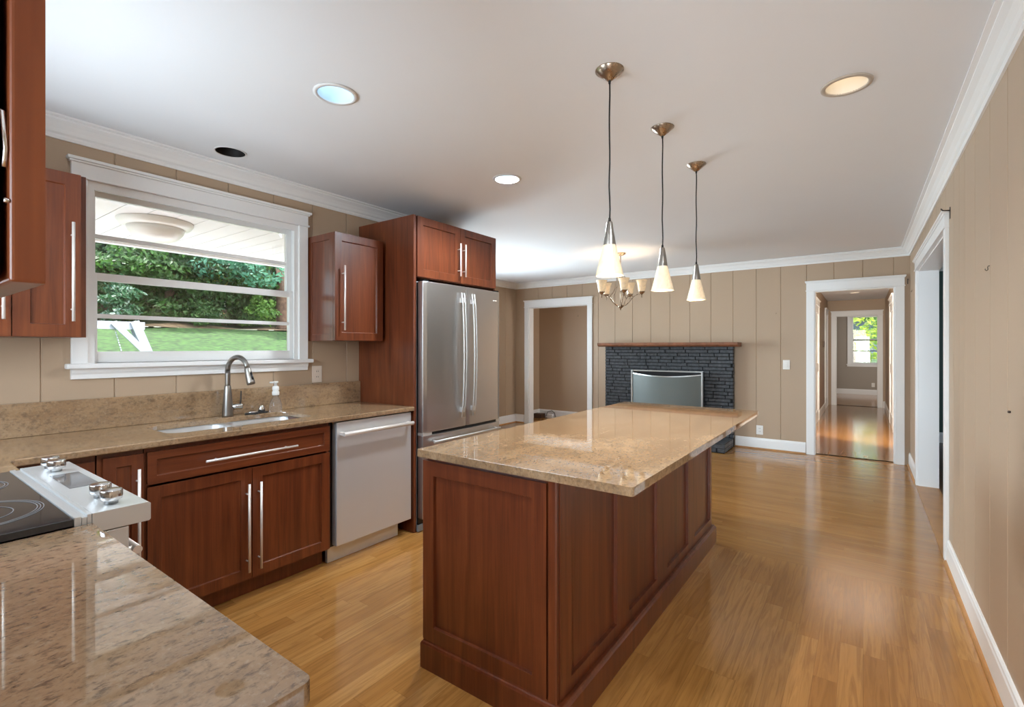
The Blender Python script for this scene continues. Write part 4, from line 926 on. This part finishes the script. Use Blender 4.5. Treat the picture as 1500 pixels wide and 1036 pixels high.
def leaf_cloud(blobs, n, size, rng):
    """n folded leaves on the surface shells of the blobs (cx,cy,cz,rx,ry,rz)"""
    bl = np.array(blobs); wts = (bl[:, 3]*bl[:, 4]*bl[:, 5])**.667; wts /= wts.sum()
    k = rng.choice(len(bl), n, p=wts); d = rng.normal(size=(n, 3)); d /= np.linalg.norm(d, axis=1)[:, None]
    rad = rng.uniform(.55, 1.05, n)**.6
    c = bl[k, :3]+d*bl[k, 3:]*rad[:, None]
    nrm = d+rng.normal(size=(n, 3))*.7+np.array([.2, 0, .5]); nrm /= np.linalg.norm(nrm, axis=1)[:, None]
    t = np.cross(nrm, rng.normal(size=(n, 3))); t /= np.linalg.norm(t, axis=1)[:, None]; b = np.cross(nrm, t)
    s = (size*rng.uniform(.6, 1.3, n))[:, None]
    V = np.stack([c-t*s, c+b*s*.45+nrm*s*.12, c+t*s, c-b*s*.45+nrm*s*.12], 1).reshape(-1, 3)
    return V, [(4*i, 4*i+1, 4*i+2, 4*i+3) for i in range(n)]
def tree(name, label, cat, x, y, h, w, mat, seed, n=7000, leaf=.14, low=.1, trunk=True, group=None, gz=None):
    rng = np.random.default_rng(seed); z0 = gz if gz is not None else (2.3 if x < -24.5 else ground_z(x))
    if x < -29: z0 = 2.9+(-x-29)*.42
    r = thing(name, label, cat, (x, y, z0-.1), group)
    blobs = []
    nb = 15
    for i in range(nb):
        f = low+(1-low)*(i+.5)/nb; ww = w*(math.sin(PI*min(.97, .2+.75*f))**.7)*.62
        a = rng.uniform(0, 2*PI); q = rng.uniform(.1, .75)
        blobs.append((x+math.cos(a)*ww*q, y+math.sin(a)*ww*q, z0+h*f, ww*rng.uniform(.45, .7), ww*rng.uniform(.45, .7), h*rng.uniform(.09, .15)))
    V, F = leaf_cloud(blobs, n, leaf, rng)
    mb = MB(); mb.add(V.tolist(), F); f_ = obj('foliage', mb, mat, r); f_['kind'] = 'stuff'
    if trunk:
        mb = MB().tube([(x, y, z0-.15), (x+.05, y, z0+h*.25), (x, y+.1, z0+h*.8)], [w*.06+.05, w*.05+.03, .03], 10)
        for i in range(0, nb, 2):
            b = blobs[i]; mb.tube([(x, y, max(z0, b[2]-h*.12)), ((x+b[0])/2, (y+b[1])/2, b[2]-h*.04), b[:3]], [.06, .045, .02], 6)
        obj('trunk', mb, M['bark'], r)
    return r
G = 'trees behind the lawn'
LD, LM, LY, LT, LW = M['leaf_dark'], M['leaf_mid'], M['leaf_yel'], M['leaf_mint'], M['leaf_white']
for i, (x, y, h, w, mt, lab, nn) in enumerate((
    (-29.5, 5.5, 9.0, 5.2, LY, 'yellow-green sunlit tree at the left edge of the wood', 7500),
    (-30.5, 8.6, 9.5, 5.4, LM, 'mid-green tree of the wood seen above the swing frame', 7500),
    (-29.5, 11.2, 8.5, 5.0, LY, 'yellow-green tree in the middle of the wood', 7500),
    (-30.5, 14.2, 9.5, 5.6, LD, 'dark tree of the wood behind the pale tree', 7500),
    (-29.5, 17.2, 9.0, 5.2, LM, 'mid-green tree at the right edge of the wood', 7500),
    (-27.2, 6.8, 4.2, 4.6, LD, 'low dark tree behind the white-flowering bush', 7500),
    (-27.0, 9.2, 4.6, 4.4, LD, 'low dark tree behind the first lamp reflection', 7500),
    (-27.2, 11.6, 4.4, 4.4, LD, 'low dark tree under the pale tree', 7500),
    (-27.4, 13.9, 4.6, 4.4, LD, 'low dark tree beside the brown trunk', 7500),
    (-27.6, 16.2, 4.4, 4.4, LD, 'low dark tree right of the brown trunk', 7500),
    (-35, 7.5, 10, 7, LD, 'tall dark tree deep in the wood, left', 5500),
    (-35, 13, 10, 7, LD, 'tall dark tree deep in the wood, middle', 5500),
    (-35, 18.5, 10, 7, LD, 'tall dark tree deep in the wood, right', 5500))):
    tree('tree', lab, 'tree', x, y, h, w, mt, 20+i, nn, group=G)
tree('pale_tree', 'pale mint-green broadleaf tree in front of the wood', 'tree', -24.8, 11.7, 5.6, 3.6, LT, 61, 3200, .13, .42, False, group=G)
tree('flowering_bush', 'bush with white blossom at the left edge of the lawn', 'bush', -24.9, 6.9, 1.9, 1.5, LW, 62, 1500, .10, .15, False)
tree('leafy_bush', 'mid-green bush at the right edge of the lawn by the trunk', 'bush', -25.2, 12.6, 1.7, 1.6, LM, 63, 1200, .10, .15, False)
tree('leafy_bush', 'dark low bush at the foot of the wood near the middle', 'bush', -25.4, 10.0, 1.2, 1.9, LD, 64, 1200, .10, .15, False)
c = thing('bare_tree', 'thick brown tree trunk at the right edge of the lawn', 'tree', (-24.9, 13.7, 2.1), G); obj('trunk', MB().tube([(-24.9, 13.75, 2.1), (-24.9, 13.72, 2.5), (-24.95, 13.70, 4.2), (-25, 13.65, 6.5)], [.55, .38, .33, .28], 14), M['bark'], c)
# swing frame
c = thing('swing_frame', 'white wooden swing frame on the lawn, only its corner in view', 'swing', (-12, 2.6, .27))
obj('beam', MB().box(-12.06, -11.94, .4, 3.64, 1.700, 1.856), M['swing'], c)
def plank(p0, p1, w, t=.05):
    p0, p1 = Vector(p0), Vector(p1); d = (p1-p0).normalized(); s_ = Vector((1, 0, 0)).cross(d).normalized()*w/2; X_ = Vector((t/2, 0, 0))
    vs = [p+s_*a+X_*b for p in (p0, p1) for a, b in ((-1, -1), (1, -1), (1, 1), (-1, 1))]
    return MB().add(vs, [(0, 1, 2, 3), (7, 6, 5, 4), (0, 4, 5, 1), (1, 5, 6, 2), (2, 6, 7, 3), (3, 7, 4, 0)])
for xx in (-11.915, -12.085):
    s_ = 1 if xx > -12 else -1
    obj('leg', plank((xx, 3.46, 1.86), (xx+.45*s_*0, 4.05, .27), .15), M['swing'], c); obj('leg', plank((xx, .6, 1.86), (xx, .0, .27), .15), M['swing'], c)
obj('brace', plank((-11.91, 3.12, 1.83), (-11.91, 3.72, 1.15), .11), M['swing'], c)
mb = MB()
for i in range(16): mb.tube([(-12, 3.165+.012*i, 1.70-.05*i), (-12, 3.165+.012*(i+1)-.004, 1.70-.05*(i+1)+.006)], .012, 6)
obj('chain', mb, M['chain'], c)

# ------------------------------------------------------------------ outdoors beyond the bedroom window
mb = MB().add([(-3.3, 17.3, -.4), (15, 17.3, -.4), (15, 60, 1.5), (-3.3, 60, 1.5)], [(0, 1, 2, 3)])
tag(obj('lawn', mb, M['lawn']), 'bright lawn outside the bedroom window', 'lawn', kind='stuff')
c = thing('neighbour_house', 'pale house glimpsed through the bedroom window', 'house', (2.5, 46, .6))
obj('house_wall', MB().box(-.6, 9, 46, 54, .5, 3.6), M['siding'], c); obj('house_roof', MB().prism([(-1.1, 3.6), (9.5, 3.6), (7.5, 5.6), (.9, 5.6)], 45.4, 54.6, 'xz'), M['roof'], c)
tree('garden_tree', 'green tree close outside the bedroom window', 'tree', -.5, 25.5, 5.4, 3.0, M['leaf_yel'], 71, 900, .13, .30, gz=-.25)
tree('garden_tree', 'sunlit yellow-green bush in the garden beyond the bedroom window', 'tree', -.7, 31, 1.5, 2.2, M['leaf_yel'], 72, 1200, .12, .1, False, gz=.1)
tree('garden_tree', 'slim green tree farther out beyond the bedroom window', 'tree', .9, 33, 6, 3.5, M['leaf_mid'], 73, 1200, .16, .3, gz=0)
